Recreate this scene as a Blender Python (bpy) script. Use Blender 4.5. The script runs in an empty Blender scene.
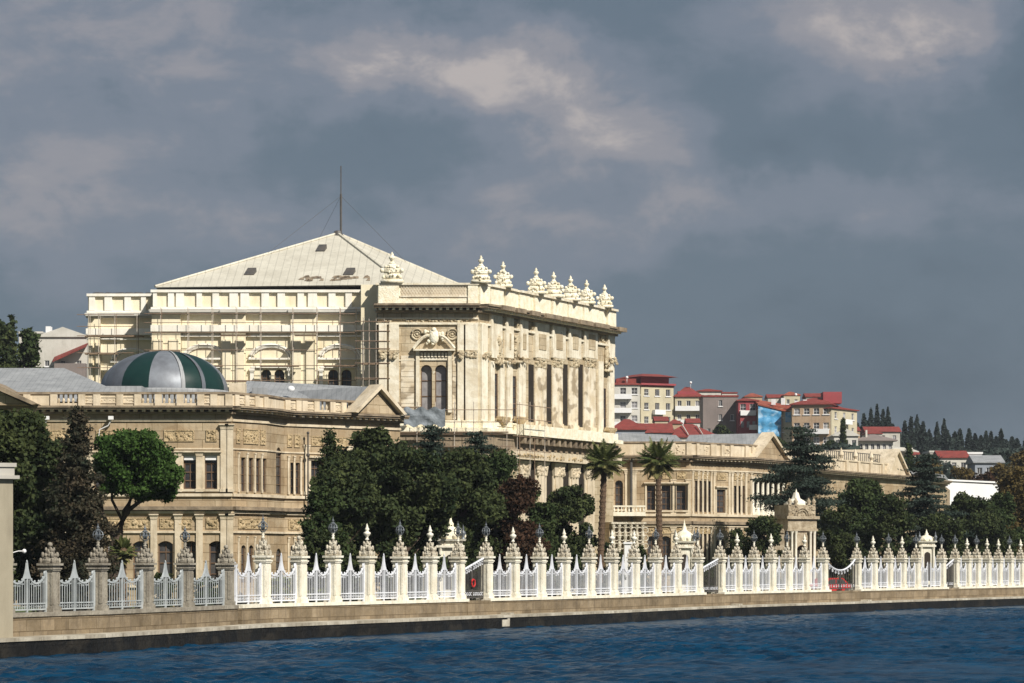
import bpy, math, random
import numpy as np
from mathutils import Vector, Matrix
R = math.radians
rnd = random.Random(7)
scene = bpy.context.scene
COL = scene.collection

# ------------------------------------------------------------------ camera
EYE = 3.8            # metres above the water: a passenger deck
FP = 3000.0          # focal length in pixels of a 1024 wide picture
HY = 562.0           # pixel row of the horizon
cam_d = bpy.data.cameras.new('camera')
cam = bpy.data.objects.new('camera', cam_d); COL.objects.link(cam)
cam.location = (0, 0, EYE); cam.rotation_euler = (R(90), 0, 0)
cam_d.sensor_width = 36; cam_d.lens = 36*FP/1024
cam_d.shift_y = (HY-341.5)/1024
cam_d.clip_start = 0.5; cam_d.clip_end = 12000
scene.camera = cam

# ------------------------------------------------------------------ sun and sky
SUN_AZ, SUN_EL = 142.0, 40.0     # clockwise from +Y
sd = bpy.data.lights.new('sun', 'SUN'); sd.energy = 5.0; sd.angle = R(0.5); sd.color = (1.0, 0.94, 0.84)
sun = bpy.data.objects.new('sun', sd); COL.objects.link(sun)
tos = Vector((math.sin(R(SUN_AZ))*math.cos(R(SUN_EL)), math.cos(R(SUN_AZ))*math.cos(R(SUN_EL)), math.sin(R(SUN_EL))))
sun.rotation_euler = tos.to_track_quat('Z', 'Y').to_euler()
sun.location = (40, -40, 60)

world = bpy.data.worlds.new('World'); scene.world = world; world.use_nodes = True
def build_sky():
    nt = world.node_tree; N = nt.nodes; L = nt.links; N.clear()
    out = N.new('ShaderNodeOutputWorld'); bg = N.new('ShaderNodeBackground')
    L.new(bg.outputs[0], out.inputs[0]); bg.inputs[1].default_value = 0.10
    sky = N.new('ShaderNodeTexSky'); sky.sky_type = 'NISHITA'; sky.sun_disc = False
    sky.sun_elevation = R(SUN_EL); sky.sun_rotation = R(SUN_AZ); sky.air_density = 1.2; sky.dust_density = 2.0
    tc = N.new('ShaderNodeTexCoord')
    def math_(op, a, b=None, c=None):
        n = N.new('ShaderNodeMath'); n.operation = op
        for i, v in enumerate((a, b, c)):
            if v is None: continue
            if isinstance(v, (int, float)): n.inputs[i].default_value = v
            else: L.new(v, n.inputs[i])
        return n.outputs[0]
    def noise(vec, scale, detail, rough, dist=0.0):
        n = N.new('ShaderNodeTexNoise'); n.inputs['Scale'].default_value = scale
        n.inputs['Detail'].default_value = detail; n.inputs['Roughness'].default_value = rough
        n.inputs['Distortion'].default_value = dist; L.new(vec, n.inputs['Vector']); return n
    mp = N.new('ShaderNodeMapping'); mp.inputs['Scale'].default_value = (1, 1, 1.9); mp.inputs['Location'].default_value = (0.37, 0.2, 0.11)
    L.new(tc.outputs['Generated'], mp.inputs[0])
    big = noise(mp.outputs[0], 7.5, 7, 0.58, 0.3).outputs[0]
    fine = noise(mp.outputs[0], 26, 6, 0.62, 0.2).outputs[0]
    # the banks of cloud are pushed about by noise before they are placed in the sky
    wob = noise(tc.outputs['Generated'], 17, 5, 0.6).outputs[1]
    vm = N.new('ShaderNodeVectorMath'); vm.operation = 'SUBTRACT'; L.new(wob, vm.inputs[0]); vm.inputs[1].default_value = (.5, .5, .5)
    vs = N.new('ShaderNodeVectorMath'); vs.operation = 'SCALE'; L.new(vm.outputs[0], vs.inputs[0]); vs.inputs['Scale'].default_value = 0.05
    va = N.new('ShaderNodeVectorMath'); va.operation = 'ADD'; L.new(tc.outputs['Generated'], va.inputs[0]); L.new(vs.outputs[0], va.inputs[1])
    banks = [  # azimuth offset, height, half width, half height, weight
        (400, 62, 75, 44, .34), (470, 88, 70, 48, .22), (545, 95, 80, 44, .26), (590, 145, 62, 44, .28), (660, 130, 50, 34, .18), (675, 195, 60, 36, .22), (560, 60, 100, 30, .14), (515, 205, 60, 22, .16),
        (880, 12, 160, 62, .34), (930, 45, 80, 40, .16), (960, 70, 70, 40, .12), (150, 80, 210, 100, .24), (55, 205, 120, 40, .20), (270, 222, 70, 26, .16),
        (850, 205, 130, 30, .15), (800, 120, 40, 60, .05), (450, 240, 240, 40, .12), (100, 20, 300, 60, .10),
        (1015, 40, 45, 80, -.30), (800, 160, 90, 34, -.22), (960, 380, 320, 90, -.10), (330, 150, 120, 40, -.12), (750, 70, 60, 50, -.10)]
    total = None
    sx = N.new('ShaderNodeSeparateXYZ'); L.new(va.outputs[0], sx.inputs[0])
    for (px, py, rx, ry, w) in banks:
        v = Vector(((px-512)/FP, 1, (HY-py)/FP)).normalized()
        a = math_('MULTIPLY', math_('SUBTRACT', sx.outputs[0], v.x), FP/rx)
        b = math_('MULTIPLY', math_('SUBTRACT', sx.outputs[2], v.z), FP/ry)
        r2 = math_('ADD', math_('MULTIPLY', a, a), math_('MULTIPLY', b, b))
        g = math_('MULTIPLY', math_('EXPONENT', math_('MULTIPLY', r2, -1.0)), w)
        total = g if total is None else math_('ADD', total, g)
    front = math_('GREATER_THAN', sx.outputs[1], 0.0)
    total = math_('MULTIPLY', total, front)
    val = math_('ADD', math_('MULTIPLY', math_('SUBTRACT', big, 0.5), 0.58), math_('MULTIPLY', math_('SUBTRACT', fine, 0.5), 0.34))
    edge = math_('MULTIPLY', total, math_('ADD', math_('MULTIPLY', math_('SUBTRACT', fine, .5), 2.3), 1.05))
    val = math_('ADD', math_('ADD', val, edge), 0.34)
    ramp = N.new('ShaderNodeValToRGB'); L.new(val, ramp.inputs[0])
    cr = ramp.color_ramp; cr.interpolation = 'EASE'
    cr.elements[0].position = 0.05; cr.elements[0].color = (0.70, 1.00, 1.38, 1)
    cr.elements[1].position = 1.0; cr.elements[1].color = (4.1, 3.7, 3.6, 1)
    for p, c in ((.30, (1.08, 1.44, 1.88, 1)), (.50, (1.60, 1.86, 2.34, 1)), (.70, (2.40, 2.40, 2.70, 1))):
        e = cr.elements.new(p); e.color = c
    mx = N.new('ShaderNodeMixRGB'); mx.inputs[0].default_value = 0.94
    L.new(sky.outputs[0], mx.inputs[1]); L.new(ramp.outputs[0], mx.inputs[2]); L.new(mx.outputs[0], bg.inputs[0])
build_sky()
scene.view_settings.view_transform = 'Standard'; scene.view_settings.look = 'None'
scene.view_settings.gamma = 1; scene.view_settings.exposure = 0.2
try: scene.view_settings.use_curve_mapping = False
except Exception: pass
scene.render.film_transparent = False
scene.cycles.max_bounces = 6; scene.cycles.diffuse_bounces = 3; scene.cycles.glossy_bounces = 2
scene.cycles.use_denoising = True

# ------------------------------------------------------------------ materials
def mat(name, c1, c2=None, scale=1.0, rough=0.8, metal=0.0, bump=0.0, bscale=None, streak=0.0, sc=(0.10, 0.08, 0.05),
        blocks=None, emis=None, tint=None, transl=0.0, spec=0.3, patch=None, rows=None):
    m = bpy.data.materials.new(name); m.use_nodes = True
    nt = m.node_tree; N = nt.nodes; L = nt.links
    b = N['Principled BSDF']; b.inputs['Roughness'].default_value = rough; b.inputs['Metallic'].default_value = metal
    b.inputs['Specular IOR Level'].default_value = spec
    tc = N.new('ShaderNodeTexCoord'); gx = N.new('ShaderNodeNewGeometry')
    pos = gx.outputs['Position']
    def noise(s, d=5, r=.6, sv=None):
        n = N.new('ShaderNodeTexNoise'); n.inputs['Scale'].default_value = s; n.inputs['Detail'].default_value = d; n.inputs['Roughness'].default_value = r
        if sv:
            mp = N.new('ShaderNodeMapping'); mp.inputs['Scale'].default_value = sv; L.new(pos, mp.inputs[0]); L.new(mp.outputs[0], n.inputs['Vector'])
        else: L.new(pos, n.inputs['Vector'])
        return n.outputs[0]
    def ramp(v, a, bb):
        r = N.new('ShaderNodeMapRange'); r.inputs[1].default_value = a; r.inputs[2].default_value = bb; L.new(v, r.inputs[0]); return r.outputs[0]
    def mix(f, a, bb, mode='MIX'):
        x = N.new('ShaderNodeMixRGB'); x.blend_type = mode
        for i, v in enumerate((f, a, bb)):
            if isinstance(v, (int, float)): x.inputs[i].default_value = v
            elif isinstance(v, tuple): x.inputs[i].default_value = (*v, 1) if len(v) == 3 else v
            else: L.new(v, x.inputs[i])
        return x.outputs[0]
    c2 = c2 or tuple(v*0.8 for v in c1)
    col = mix(ramp(noise(scale), .35, .65), tuple(c1), tuple(c2))
    if patch:   # blotches of another stone colour, the size of a few blocks
        pc, ps, amt = patch
        col = mix(ramp(noise(ps, 2, .4, (1, 1, 1.6)), .52, .60), col, mix(1.0-amt, tuple(pc), col))
    if blocks:
        bw, bh, dark = blocks
        br = N.new('ShaderNodeTexBrick'); sp = N.new('ShaderNodeSeparateXYZ'); L.new(pos, sp.inputs[0])
        ad = N.new('ShaderNodeMath'); ad.operation = 'ADD'; L.new(sp.outputs[0], ad.inputs[0]); L.new(sp.outputs[1], ad.inputs[1])
        cb = N.new('ShaderNodeCombineXYZ'); L.new(ad.outputs[0], cb.inputs[0]); L.new(sp.outputs[2], cb.inputs[1])
        L.new(cb.outputs[0], br.inputs['Vector']); br.inputs['Scale'].default_value = 1
        br.inputs['Brick Width'].default_value = bw; br.inputs['Row Height'].default_value = bh; br.inputs['Mortar Size'].default_value = .02
        br.inputs['Color1'].default_value = (1, 1, 1, 1); br.inputs['Color2'].default_value = (1-dark, 1-dark*1.05, 1-dark*1.15, 1)
        br.inputs['Mortar'].default_value = (.45, .42, .36, 1)
        col = mix(1.0, col, br.outputs[0], 'MULTIPLY')
    if rows:   # seams of a sheet roof, running up the slope
        s_, dk = rows
        wv = N.new('ShaderNodeTexWave'); wv.inputs['Scale'].default_value = s_; wv.wave_profile = 'SAW'; L.new(pos, wv.inputs['Vector'])
        col = mix(ramp(wv.outputs[1], .86, .97), col, mix(1.0, col, (dk, dk, dk), 'MULTIPLY'))
    if streak:
        s = ramp(noise(1.0, 5, .65, (2.6, 2.6, .35)), .50, .75)
        f = N.new('ShaderNodeMath'); f.operation = 'MULTIPLY'; L.new(s, f.inputs[0]); f.inputs[1].default_value = streak
        col = mix(f.outputs[0], col, tuple(sc))
    if tint:
        at = N.new('ShaderNodeAttribute'); at.attribute_name = 'tint'
        col = mix(at.outputs['Fac'], col, tuple(tint))
    L.new(col, b.inputs['Base Color'])
    if bump:
        bp = N.new('ShaderNodeBump'); bp.inputs['Strength'].default_value = bump; bp.inputs['Distance'].default_value = .15
        L.new(noise(bscale or scale*4, 4), bp.inputs['Height']); L.new(bp.outputs[0], b.inputs['Normal'])
    if transl:
        tr = N.new('ShaderNodeBsdfTranslucent'); L.new(col, tr.inputs[0]); ms = N.new('ShaderNodeMixShader'); ms.inputs[0].default_value = transl
        L.new(b.outputs[0], ms.inputs[1]); L.new(tr.outputs[0], ms.inputs[2]); L.new(ms.outputs[0], N['Material Output'].inputs[0])
    return m

M = {}
M['wing'] = mat('wing_stone', (.50, .405, .275), (.38, .29, .185), .5, bump=.25, bscale=3, streak=.55, blocks=(1.6, .55, .22), sc=(.17, .125, .08), patch=((.34, .235, .13), .6, .45))
M['wing_trim'] = mat('wing_trim_stone', (.68, .59, .45), (.53, .44, .31), .9, bump=.2, bscale=4, streak=.55, sc=(.18, .14, .09))
M['carved'] = mat('carved_stone', (.56, .44, .27), (.36, .27, .15), 2.2, bump=.8, bscale=7, streak=.3)
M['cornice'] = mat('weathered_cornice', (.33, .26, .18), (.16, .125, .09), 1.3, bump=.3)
M['hall'] = mat('hall_stone', (.62, .53, .38), (.46, .37, .245), .45, bump=.3, bscale=3, streak=.6, blocks=(1.4, .6, .20), sc=(.22, .17, .11), patch=((.44, .34, .21), .9, .5))
M['hall_trim'] = mat('hall_trim', (.82, .77, .64), (.68, .61, .47), .8, bump=.25, bscale=4, streak=.55, sc=(.30, .23, .14), patch=((.56, .46, .31), 1.1, .35))
M['hall_carved'] = mat('hall_carving', (.68, .60, .43), (.38, .29, .18), 2.0, bump=.8, bscale=7, streak=.3)
M['hall_stained'] = mat('hall_column_stone', (.78, .72, .60), (.60, .50, .35), .8, bump=.2, streak=.35, patch=((.30, .235, .155), .8, .8))
M['render_y'] = mat('yellow_render', (.84, .77, .59), (.76, .67, .48), .6, bump=.1, streak=.28, sc=(.45, .33, .18))
M['render_w'] = mat('white_render', (.88, .86, .80), (.78, .74, .64), .7, bump=.05, streak=.25, sc=(.45, .38, .27))
M['marble'] = mat('fence_marble', (.84, .81, .70), (.72, .67, .54), 1.2, bump=.25, bscale=6, streak=.55, sc=(.36, .30, .21))
M['marble_c'] = mat('fence_carved_marble', (.74, .69, .57), (.42, .36, .27), 3.5, bump=.9, bscale=9, streak=.30, sc=(.22, .17, .10))
M['tower_c'] = mat('tower_carved_stone', (.48, .41, .30), (.28, .22, .145), 2.5, bump=.5, bscale=8, streak=.4, sc=(.2, .15, .1))
M['marble_shade'] = mat('shaded_fence_marble', (.36, .33, .27), (.23, .205, .165), 1.5, bump=.4, bscale=8, streak=.45, sc=(.12, .10, .08))  # darker copy of the fence marble: cloud shade put into the colour
M['statue'] = mat('parapet_marble', (.90, .86, .72), (.76, .68, .49), 2.2, bump=.5, bscale=8)
M['iron_w'] = mat('white_iron', (.76, .78, .83), (.62, .64, .69), 1.5, rough=.5, streak=.35, sc=(.30, .24, .17))
M['iron_shade'] = mat('shaded_white_iron', (.46, .49, .50), (.32, .35, .36), 2, rough=.5)  # white iron of the left run, dimmed in colour for the cloud shade
M['iron_d'] = mat('dark_iron', (.06, .06, .06), (.10, .09, .08), 2, rough=.5)
M['lantern'] = mat('lantern_metal', (.20, .22, .24), (.10, .11, .12), 4, rough=.45, metal=.4)
M['lantern_glass'] = mat('lantern_glass', (.10, .12, .14), (.14, .16, .18), 4, rough=.15)
M['plinth'] = mat('plinth_stone', (.31, .24, .155), (.20, .155, .10), .7, bump=.35, bscale=4, streak=.5, blocks=(1.5, .48, .35), sc=(.08, .06, .045), patch=((.36, .29, .20), .9, .35))
M['coping'] = mat('quay_coping', (.60, .56, .47), (.40, .36, .29), .8, bump=.3, bscale=5, streak=.6, blocks=(2.2, 3, .3))
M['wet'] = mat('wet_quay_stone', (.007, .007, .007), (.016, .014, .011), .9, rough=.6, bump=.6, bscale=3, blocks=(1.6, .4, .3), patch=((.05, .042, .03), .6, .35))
M['glass'] = mat('window_glass', (.035, .035, .04), (.09, .085, .08), .9, rough=.12, spec=.5)
M['curtain'] = mat('curtained_glass', (.32, .31, .31), (.20, .19, .20), 1.5, rough=.25, spec=.5)
M['frame'] = mat('window_wood', (.11, .07, .045), (.16, .10, .06), 3)
M['void'] = mat('recess_shade_colour', (.022, .018, .014), (.04, .03, .022), 1)  # near-black colour paints the shade inside recesses and niches
M['lead'] = mat('lead_roof', (.34, .35, .36), (.24, .25, .26), .7, rough=.6, streak=.4, sc=(.12, .12, .12), rows=(.9, .7))
M['lead_l'] = mat('pale_sheet_roof', (.62, .59, .50), (.52, .49, .41), .5, rough=.6, streak=.35, sc=(.30, .28, .23), rows=(.5, .72))
M['silver'] = mat('silver_sheet', (.24, .26, .29), (.15, .16, .18), .8, rough=.5, metal=.25)
M['green_g'] = mat('dark_green_sheet', (.005, .024, .022), (.008, .032, .028), 1, rough=.4)
M['grass'] = mat('lawn', (.05, .085, .025), (.09, .11, .04), .25, bump=.3)
M['earth'] = mat('hill_ground', (.06, .075, .035), (.12, .10, .06), .05, bump=.2)
M['path'] = mat('garden_gravel', (.36, .31, .23), (.30, .26, .19), .8, bump=.2)
M['bark'] = mat('bark', (.10, .07, .05), (.055, .04, .03), 3, bump=.6)
M['palm_bark'] = mat('palm_bark', (.17, .11, .07), (.10, .065, .04), 5, bump=.8)
M['rust'] = mat('rusty_steel', (.30, .20, .14), (.20, .14, .10), 2)
M['pole'] = mat('scaffold_tube', (.55, .50, .43), (.42, .36, .30), 2, rough=.5)
M['plank'] = mat('scaffold_plank', (.20, .14, .10), (.30, .22, .15), 2)
M['tarp'] = mat('grey_tarpaulin', (.24, .27, .30), (.15, .17, .19), 1.2, bump=.8, bscale=2)
M['tarp_b'] = mat('blue_tarpaulin', (.05, .24, .46), (.11, .36, .60), .6, bump=.9, bscale=1.2, rough=.5, patch=((.42, .58, .70), .5, .6))
M['redtile'] = mat('red_tiles', (.26, .050, .040), (.17, .036, .03), .9, bump=.4, bscale=4, streak=.25)
M['orangetile'] = mat('orange_red_tiles', (.36, .095, .055), (.20, .055, .038), .9, bump=.4, bscale=4)
M['apt_w'] = mat('white_plaster', (.60, .58, .53), (.48, .46, .41), .3, streak=.3, sc=(.3, .28, .24))
M['apt_c'] = mat('cream_plaster', (.56, .51, .37), (.46, .41, .29), .3, streak=.3, sc=(.3, .26, .2))
M['apt_g'] = mat('grey_brown_plaster', (.24, .20, .185), (.19, .16, .15), .3, streak=.3, sc=(.1, .09, .08))
M['apt_r'] = mat('red_plaster', (.34, .065, .075), (.25, .05, .055), .3, streak=.2)
M['apt_o'] = mat('peach_plaster', (.46, .34, .23), (.38, .27, .18), .3, streak=.25)
M['apt_b'] = mat('blue_grey_plaster', (.30, .33, .38), (.24, .26, .30), .3)
M['white'] = mat('white_paint', (.80, .80, .80), (.72, .72, .73), .5)
M['beige'] = mat('beige_plaster', (.36, .32, .24), (.30, .265, .195), .4, bump=.1, streak=.35, sc=(.16, .14, .10))
M['beige_t'] = mat('pale_plaster_trim', (.46, .44, .40), (.38, .36, .32), .4)
M['red'] = mat('red_paint', (.55, .03, .03), (.45, .03, .03), 1, rough=.4)
def leafm(name, a, b, t, tr=.15): return mat(name, a, b, .55, rough=.8, tint=t, transl=tr, spec=.15)
M['l_dark'] = leafm('leaves_dark_conifer', (.013, .026, .011), (.028, .043, .017), (.075, .09, .03))
M['l_blue'] = leafm('leaves_blue_cedar', (.018, .034, .026), (.035, .052, .042), (.06, .08, .06))
M['l_purple'] = leafm('leaves_brown_conifer', (.036, .032, .020), (.018, .032, .020), (.080, .058, .036))
M['l_pine'] = leafm('leaves_bright_pine', (.022, .056, .011), (.040, .084, .016), (.070, .125, .028), .2)
M['l_mid'] = leafm('leaves_mid_green', (.019, .038, .012), (.036, .058, .019), (.07, .09, .032))
M['l_red'] = leafm('leaves_red_brown', (.045, .024, .014), (.028, .020, .012), (.075, .038, .022))
M['l_olive'] = leafm('leaves_olive_brown', (.075, .060, .020), (.095, .068, .024), (.14, .10, .035))
M['l_far'] = leafm('leaves_far_cypress', (.020, .034, .030), (.030, .045, .038), (.045, .06, .05), .05)
M['l_palm'] = leafm('leaves_palm', (.085, .13, .040), (.06, .095, .030), (.22, .20, .08), .25)
M['l_yel'] = leafm('leaves_yellow_shrub', (.13, .16, .03), (.09, .12, .03), (.20, .22, .05), .25)

def water_mat():
    m = bpy.data.materials.new('sea_water'); m.use_nodes = True; nt = m.node_tree; N = nt.nodes; L = nt.links
    b = N['Principled BSDF']; b.inputs['Roughness'].default_value = .26; b.inputs['IOR'].default_value = 1.33
    b.inputs['Specular IOR Level'].default_value = .055
    g = N.new('ShaderNodeNewGeometry'); mp = N.new('ShaderNodeMapping'); mp.inputs['Scale'].default_value = (1, .6, 1); L.new(g.outputs['Position'], mp.inputs[0])
    n = N.new('ShaderNodeTexNoise'); n.inputs['Scale'].default_value = .5; n.inputs['Detail'].default_value = 6; L.new(mp.outputs[0], n.inputs['Vector'])
    r = N.new('ShaderNodeValToRGB'); L.new(n.outputs[0], r.inputs[0])
    r.color_ramp.elements[0].position = .35; r.color_ramp.elements[0].color = (.0006, .016, .040, 1)
    r.color_ramp.elements[1].position = .68; r.color_ramp.elements[1].color = (.0015, .048, .108, 1)
    L.new(r.outputs[0], b.inputs['Base Color'])
    n2 = N.new('ShaderNodeTexNoise'); n2.inputs['Scale'].default_value = 2.6; n2.inputs['Detail'].default_value = 5; L.new(g.outputs['Position'], n2.inputs['Vector'])
    bp = N.new('ShaderNodeBump'); bp.inputs['Strength'].default_value = .9; bp.inputs['Distance'].default_value = .12; L.new(n2.outputs[0], bp.inputs['Height']); L.new(bp.outputs[0], b.inputs['Normal'])
    return m
M['water'] = water_mat()

# ------------------------------------------------------------------ helpers
def P(px, d): return ((px-512)/FP*d, d)
def Zp(py, d): return EYE+(HY-py)/FP*d
WLOC = {}
def root(name, x, y, z, label, cat, group=None):
    o = bpy.data.objects.new(name, None); COL.objects.link(o); o.location = (x, y, z); o.empty_display_size = .5
    o['label'] = label; o['category'] = cat
    if group: o['group'] = group
    WLOC[o.name] = Vector((x, y, z)); return o
def tag(o, label, cat, group=None):
    o['label'] = label; o['category'] = cat
    if group: o['group'] = group
    return o
class Fr:
    """A vertical plane between two plan points, left to right as the water side sees it; n points outward."""
    def __init__(s, A, B):
        s.A = Vector((A[0], A[1])); s.B = Vector((B[0], B[1])); v = s.B-s.A; s.L = v.length; s.d = v/s.L
        s.n = Vector((s.d.y, -s.d.x))
    def u(s, px):
        k = (px-512)/FP; return (k*s.A.y-s.A.x)/(s.d.x-k*s.d.y)
    def dep(s, u): return s.A.y+u*s.d.y
    def z(s, px, py): return Zp(py, s.dep(s.u(px)))
    def p(s, u, n, z): 
        q = s.A+s.d*u+s.n*n; return (q.x, q.y, z)
class MB:
    def __init__(s): s.v = []; s.f = []
    def add(s, vs, fs):
        b = len(s.v); s.v.extend(vs); s.f.extend(tuple(b+i for i in f) for f in fs)
    def hexa(s, b4, t4):
        s.add(list(b4)+list(t4), [(3, 2, 1, 0), (4, 5, 6, 7), (0, 1, 5, 4), (1, 2, 6, 5), (2, 3, 7, 6), (3, 0, 4, 7)])
    def fbox(s, fr, u0, u1, n0, n1, z0, z1):
        q = [(u0, n1), (u1, n1), (u1, n0), (u0, n0)]
        s.hexa([fr.p(a, b, z0) for a, b in q], [fr.p(a, b, z1) for a, b in q])
    def ftap(s, fr, uc, nc, z0, z1, w0, w1, t0=None, t1=None):
        t0 = w0 if t0 is None else t0; t1 = w1 if t1 is None else t1
        def r(w, t, z): return [fr.p(uc-w/2, nc+t/2, z), fr.p(uc+w/2, nc+t/2, z), fr.p(uc+w/2, nc-t/2, z), fr.p(uc-w/2, nc-t/2, z)]
        s.hexa(r(w0, t0, z0), r(w1, t1, z1))
    def box(s, x0, x1, y0, y1, z0, z1):
        s.hexa([(x0, y0, z0), (x1, y0, z0), (x1, y1, z0), (x0, y1, z0)], [(x0, y0, z1), (x1, y0, z1), (x1, y1, z1), (x0, y1, z1)])
    def prism(s, poly, z0, z1):
        n = len(poly); vs = [(x, y, z0) for x, y in poly]+[(x, y, z1) for x, y in poly]
        s.add(vs, [tuple(range(n-1, -1, -1)), tuple(range(n, 2*n))]+[(i, (i+1) % n, n+(i+1) % n, n+i) for i in range(n)])
    def fprism(s, fr, pts, n0, n1):
        """outline (u,z) in the frame's plane, extruded along the normal"""
        k = len(pts); vs = [fr.p(u, n1, z) for u, z in pts]+[fr.p(u, n0, z) for u, z in pts]
        s.add(vs, [tuple(range(k)), tuple(range(2*k-1, k-1, -1))]+[((i+1) % k, i, k+i, k+(i+1) % k) for i in range(k)])
    def lathe(s, x, y, prof, seg=10, rot=0.0, a0=0, a1=2*math.pi):
        full = abs(a1-a0-2*math.pi) < 1e-6; m = seg if full else seg+1
        vs = [(x+r*math.cos(rot+a0+(a1-a0)*i/seg), y+r*math.sin(rot+a0+(a1-a0)*i/seg), z) for r, z in prof for i in range(m)]
        fs = [(j*m+i, j*m+(i+1) % m, (j+1)*m+(i+1) % m, (j+1)*m+i) for j in range(len(prof)-1) for i in range(seg)]
        s.add(vs, fs)
    def tube(s, pts, r, seg=6, r1=None):
        pts = [Vector(p) for p in pts]; n = len(pts); vs = []; fs = []
        for i, p in enumerate(pts):
            t = (pts[min(i+1, n-1)]-pts[max(i-1, 0)]).normalized()
            a = t.cross(Vector((0, 0, 1))) if abs(t.z) < .95 else t.cross(Vector((1, 0, 0)))
            a.normalize(); b = t.cross(a); rr = r if r1 is None else r+(r1-r)*i/(n-1)
            for k in range(seg):
                q = p+a*math.cos(2*math.pi*k/seg)*rr+b*math.sin(2*math.pi*k/seg)*rr; vs.append(tuple(q))
        for i in range(n-1):
            for k in range(seg): fs.append((i*seg+k, i*seg+(k+1) % seg, (i+1)*seg+(k+1) % seg, (i+1)*seg+k))
        fs.append(tuple(range(seg-1, -1, -1))); fs.append(tuple((n-1)*seg+k for k in range(seg)))
        s.add(vs, fs)
    def ball(s, c, rx, ry=None, rz=None, seg=8, rings=5):
        ry = rx if ry is None else ry; rz = rx if rz is None else rz
        vs = [(c[0], c[1], c[2]-rz)]; fs = []
        for j in range(1, rings):
            a = -math.pi/2+math.pi*j/rings
            for i in range(seg):
                t = 2*math.pi*i/seg; vs.append((c[0]+rx*math.cos(a)*math.cos(t), c[1]+ry*math.cos(a)*math.sin(t), c[2]+rz*math.sin(a)))
        vs.append((c[0], c[1], c[2]+rz)); top = len(vs)-1
        for i in range(seg):
            fs.append((0, 1+(i+1) % seg, 1+i)); fs.append((top, top-seg+i, top-seg+(i+1) % seg))
        for j in range(rings-2):
            for i in range(seg):
                a = 1+j*seg+i; b = 1+j*seg+(i+1) % seg; fs.append((a, b, b+seg, a+seg))
        s.add(vs, fs)
    def knobs(s, fr, u0, u1, z0, z1, n, size, count, rg=rnd):
        for _ in range(count):
            u = rg.uniform(u0, u1); z = rg.uniform(z0, z1); k = size*rg.uniform(.6, 1.3)
            s.ball(fr.p(u, n, z), k, k, k*rg.uniform(.7, 1.3), 6, 4)
    def ring(s, fr, uc, zc, r, t, n, seg=14):
        pts = [fr.p(uc+r*math.cos(2*math.pi*i/seg), n, zc+r*math.sin(2*math.pi*i/seg)) for i in range(seg+1)]
        s.tube(pts, t, 5)
    def mesh(s, name, m, smooth=False, off=(0, 0, 0)):
        me = bpy.data.meshes.new(name); o = Vector(off)
        me.from_pydata([(a-o.x, b-o.y, c-o.z) for a, b, c in s.v], [], s.f)
        if m is not None: me.materials.append(m)
        if smooth: me.polygons.foreach_set('use_smooth', [True]*len(me.polygons))
        me.update(); return me
    def build(s, name, m, parent=None, smooth=False, kind=None):
        if not s.f: return None
        if parent is None: org = Vector((0, 0, 0))
        else:
            org = WLOC[parent.name]
        me = s.mesh(name, m, smooth, org); o = bpy.data.objects.new(name, me); COL.objects.link(o)
        if parent is not None: o.parent = parent
        WLOC[o.name] = org.copy()
        if kind: o['kind'] = kind
        return o
def thing_mesh(mb, name, m, label, cat, x, y, z, group=None, smooth=False):
    me = mb.mesh(name, m, smooth, (x, y, z)); o = bpy.data.objects.new(name, me); COL.objects.link(o); o.location = (x, y, z)
    WLOC[o.name] = Vector((x, y, z)); return tag(o, label, cat, group)
def copy_tree(o, parent=None):
    c = o.copy(); COL.objects.link(c)
    if parent is not None: c.parent = parent
    for ch in list(o.children): copy_tree(ch, c)
    return c

def arch_pts(u0, u1, z1, kind, k=8):
    w = u1-u0; rise = w/2 if kind == 'arch' else (w*.22 if kind == 'seg' else 0)
    if not rise: return [(u0, z1), (u1, z1)], z1
    zs = z1-rise; out = []
    if kind == 'arch':
        for i in range(k+1):
            a = math.pi-math.pi*i/k; out.append(((u0+u1)/2+w/2*math.cos(a), zs+rise*math.sin(a)))
    else:
        for i in range(k+1):
            t = i/k; out.append((u0+w*t, zs+rise*4*t*(1-t)))
    return out, zs
def wall(mb, fr, u0, u1, z0, z1, ops, dep=.35, n=0.0):
    us = sorted({u0, u1, *[o[0] for o in ops], *[o[1] for o in ops]}); zs = sorted({z0, z1, *[o[2] for o in ops], *[o[3] for o in ops]})
    for i in range(len(us)-1):
        for j in range(len(zs)-1):
            cu = (us[i]+us[i+1])/2; cz = (zs[j]+zs[j+1])/2
            if any(o[0] < cu < o[1] and o[2] < cz < o[3] for o in ops): continue
            mb.add([fr.p(us[i], n, zs[j]), fr.p(us[i+1], n, zs[j]), fr.p(us[i+1], n, zs[j+1]), fr.p(us[i], n, zs[j+1])], [(0, 1, 2, 3)])
    for a, b, c, d, kind in ops:
        pts, zsp = arch_pts(a, b, d, kind); b0 = n-dep
        loop = [(a, c), (a, zsp)]+(pts[1:-1] if kind != 'rect' else [])+[(b, zsp), (b, c)]
        for i in range(len(loop)):
            p, q = loop[i], loop[(i+1) % len(loop)]
            mb.add([fr.p(p[0], n, p[1]), fr.p(q[0], n, q[1]), fr.p(q[0], b0, q[1]), fr.p(p[0], b0, p[1])], [(0, 1, 2, 3)])
        if kind != 'rect':
            for i in range(len(pts)-1):
                p, q = pts[i], pts[i+1]
                mb.add([fr.p(p[0], n, p[1]), fr.p(q[0], n, q[1]), fr.p(q[0], n, d), fr.p(p[0], n, d)], [(0, 1, 2, 3)])
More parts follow.
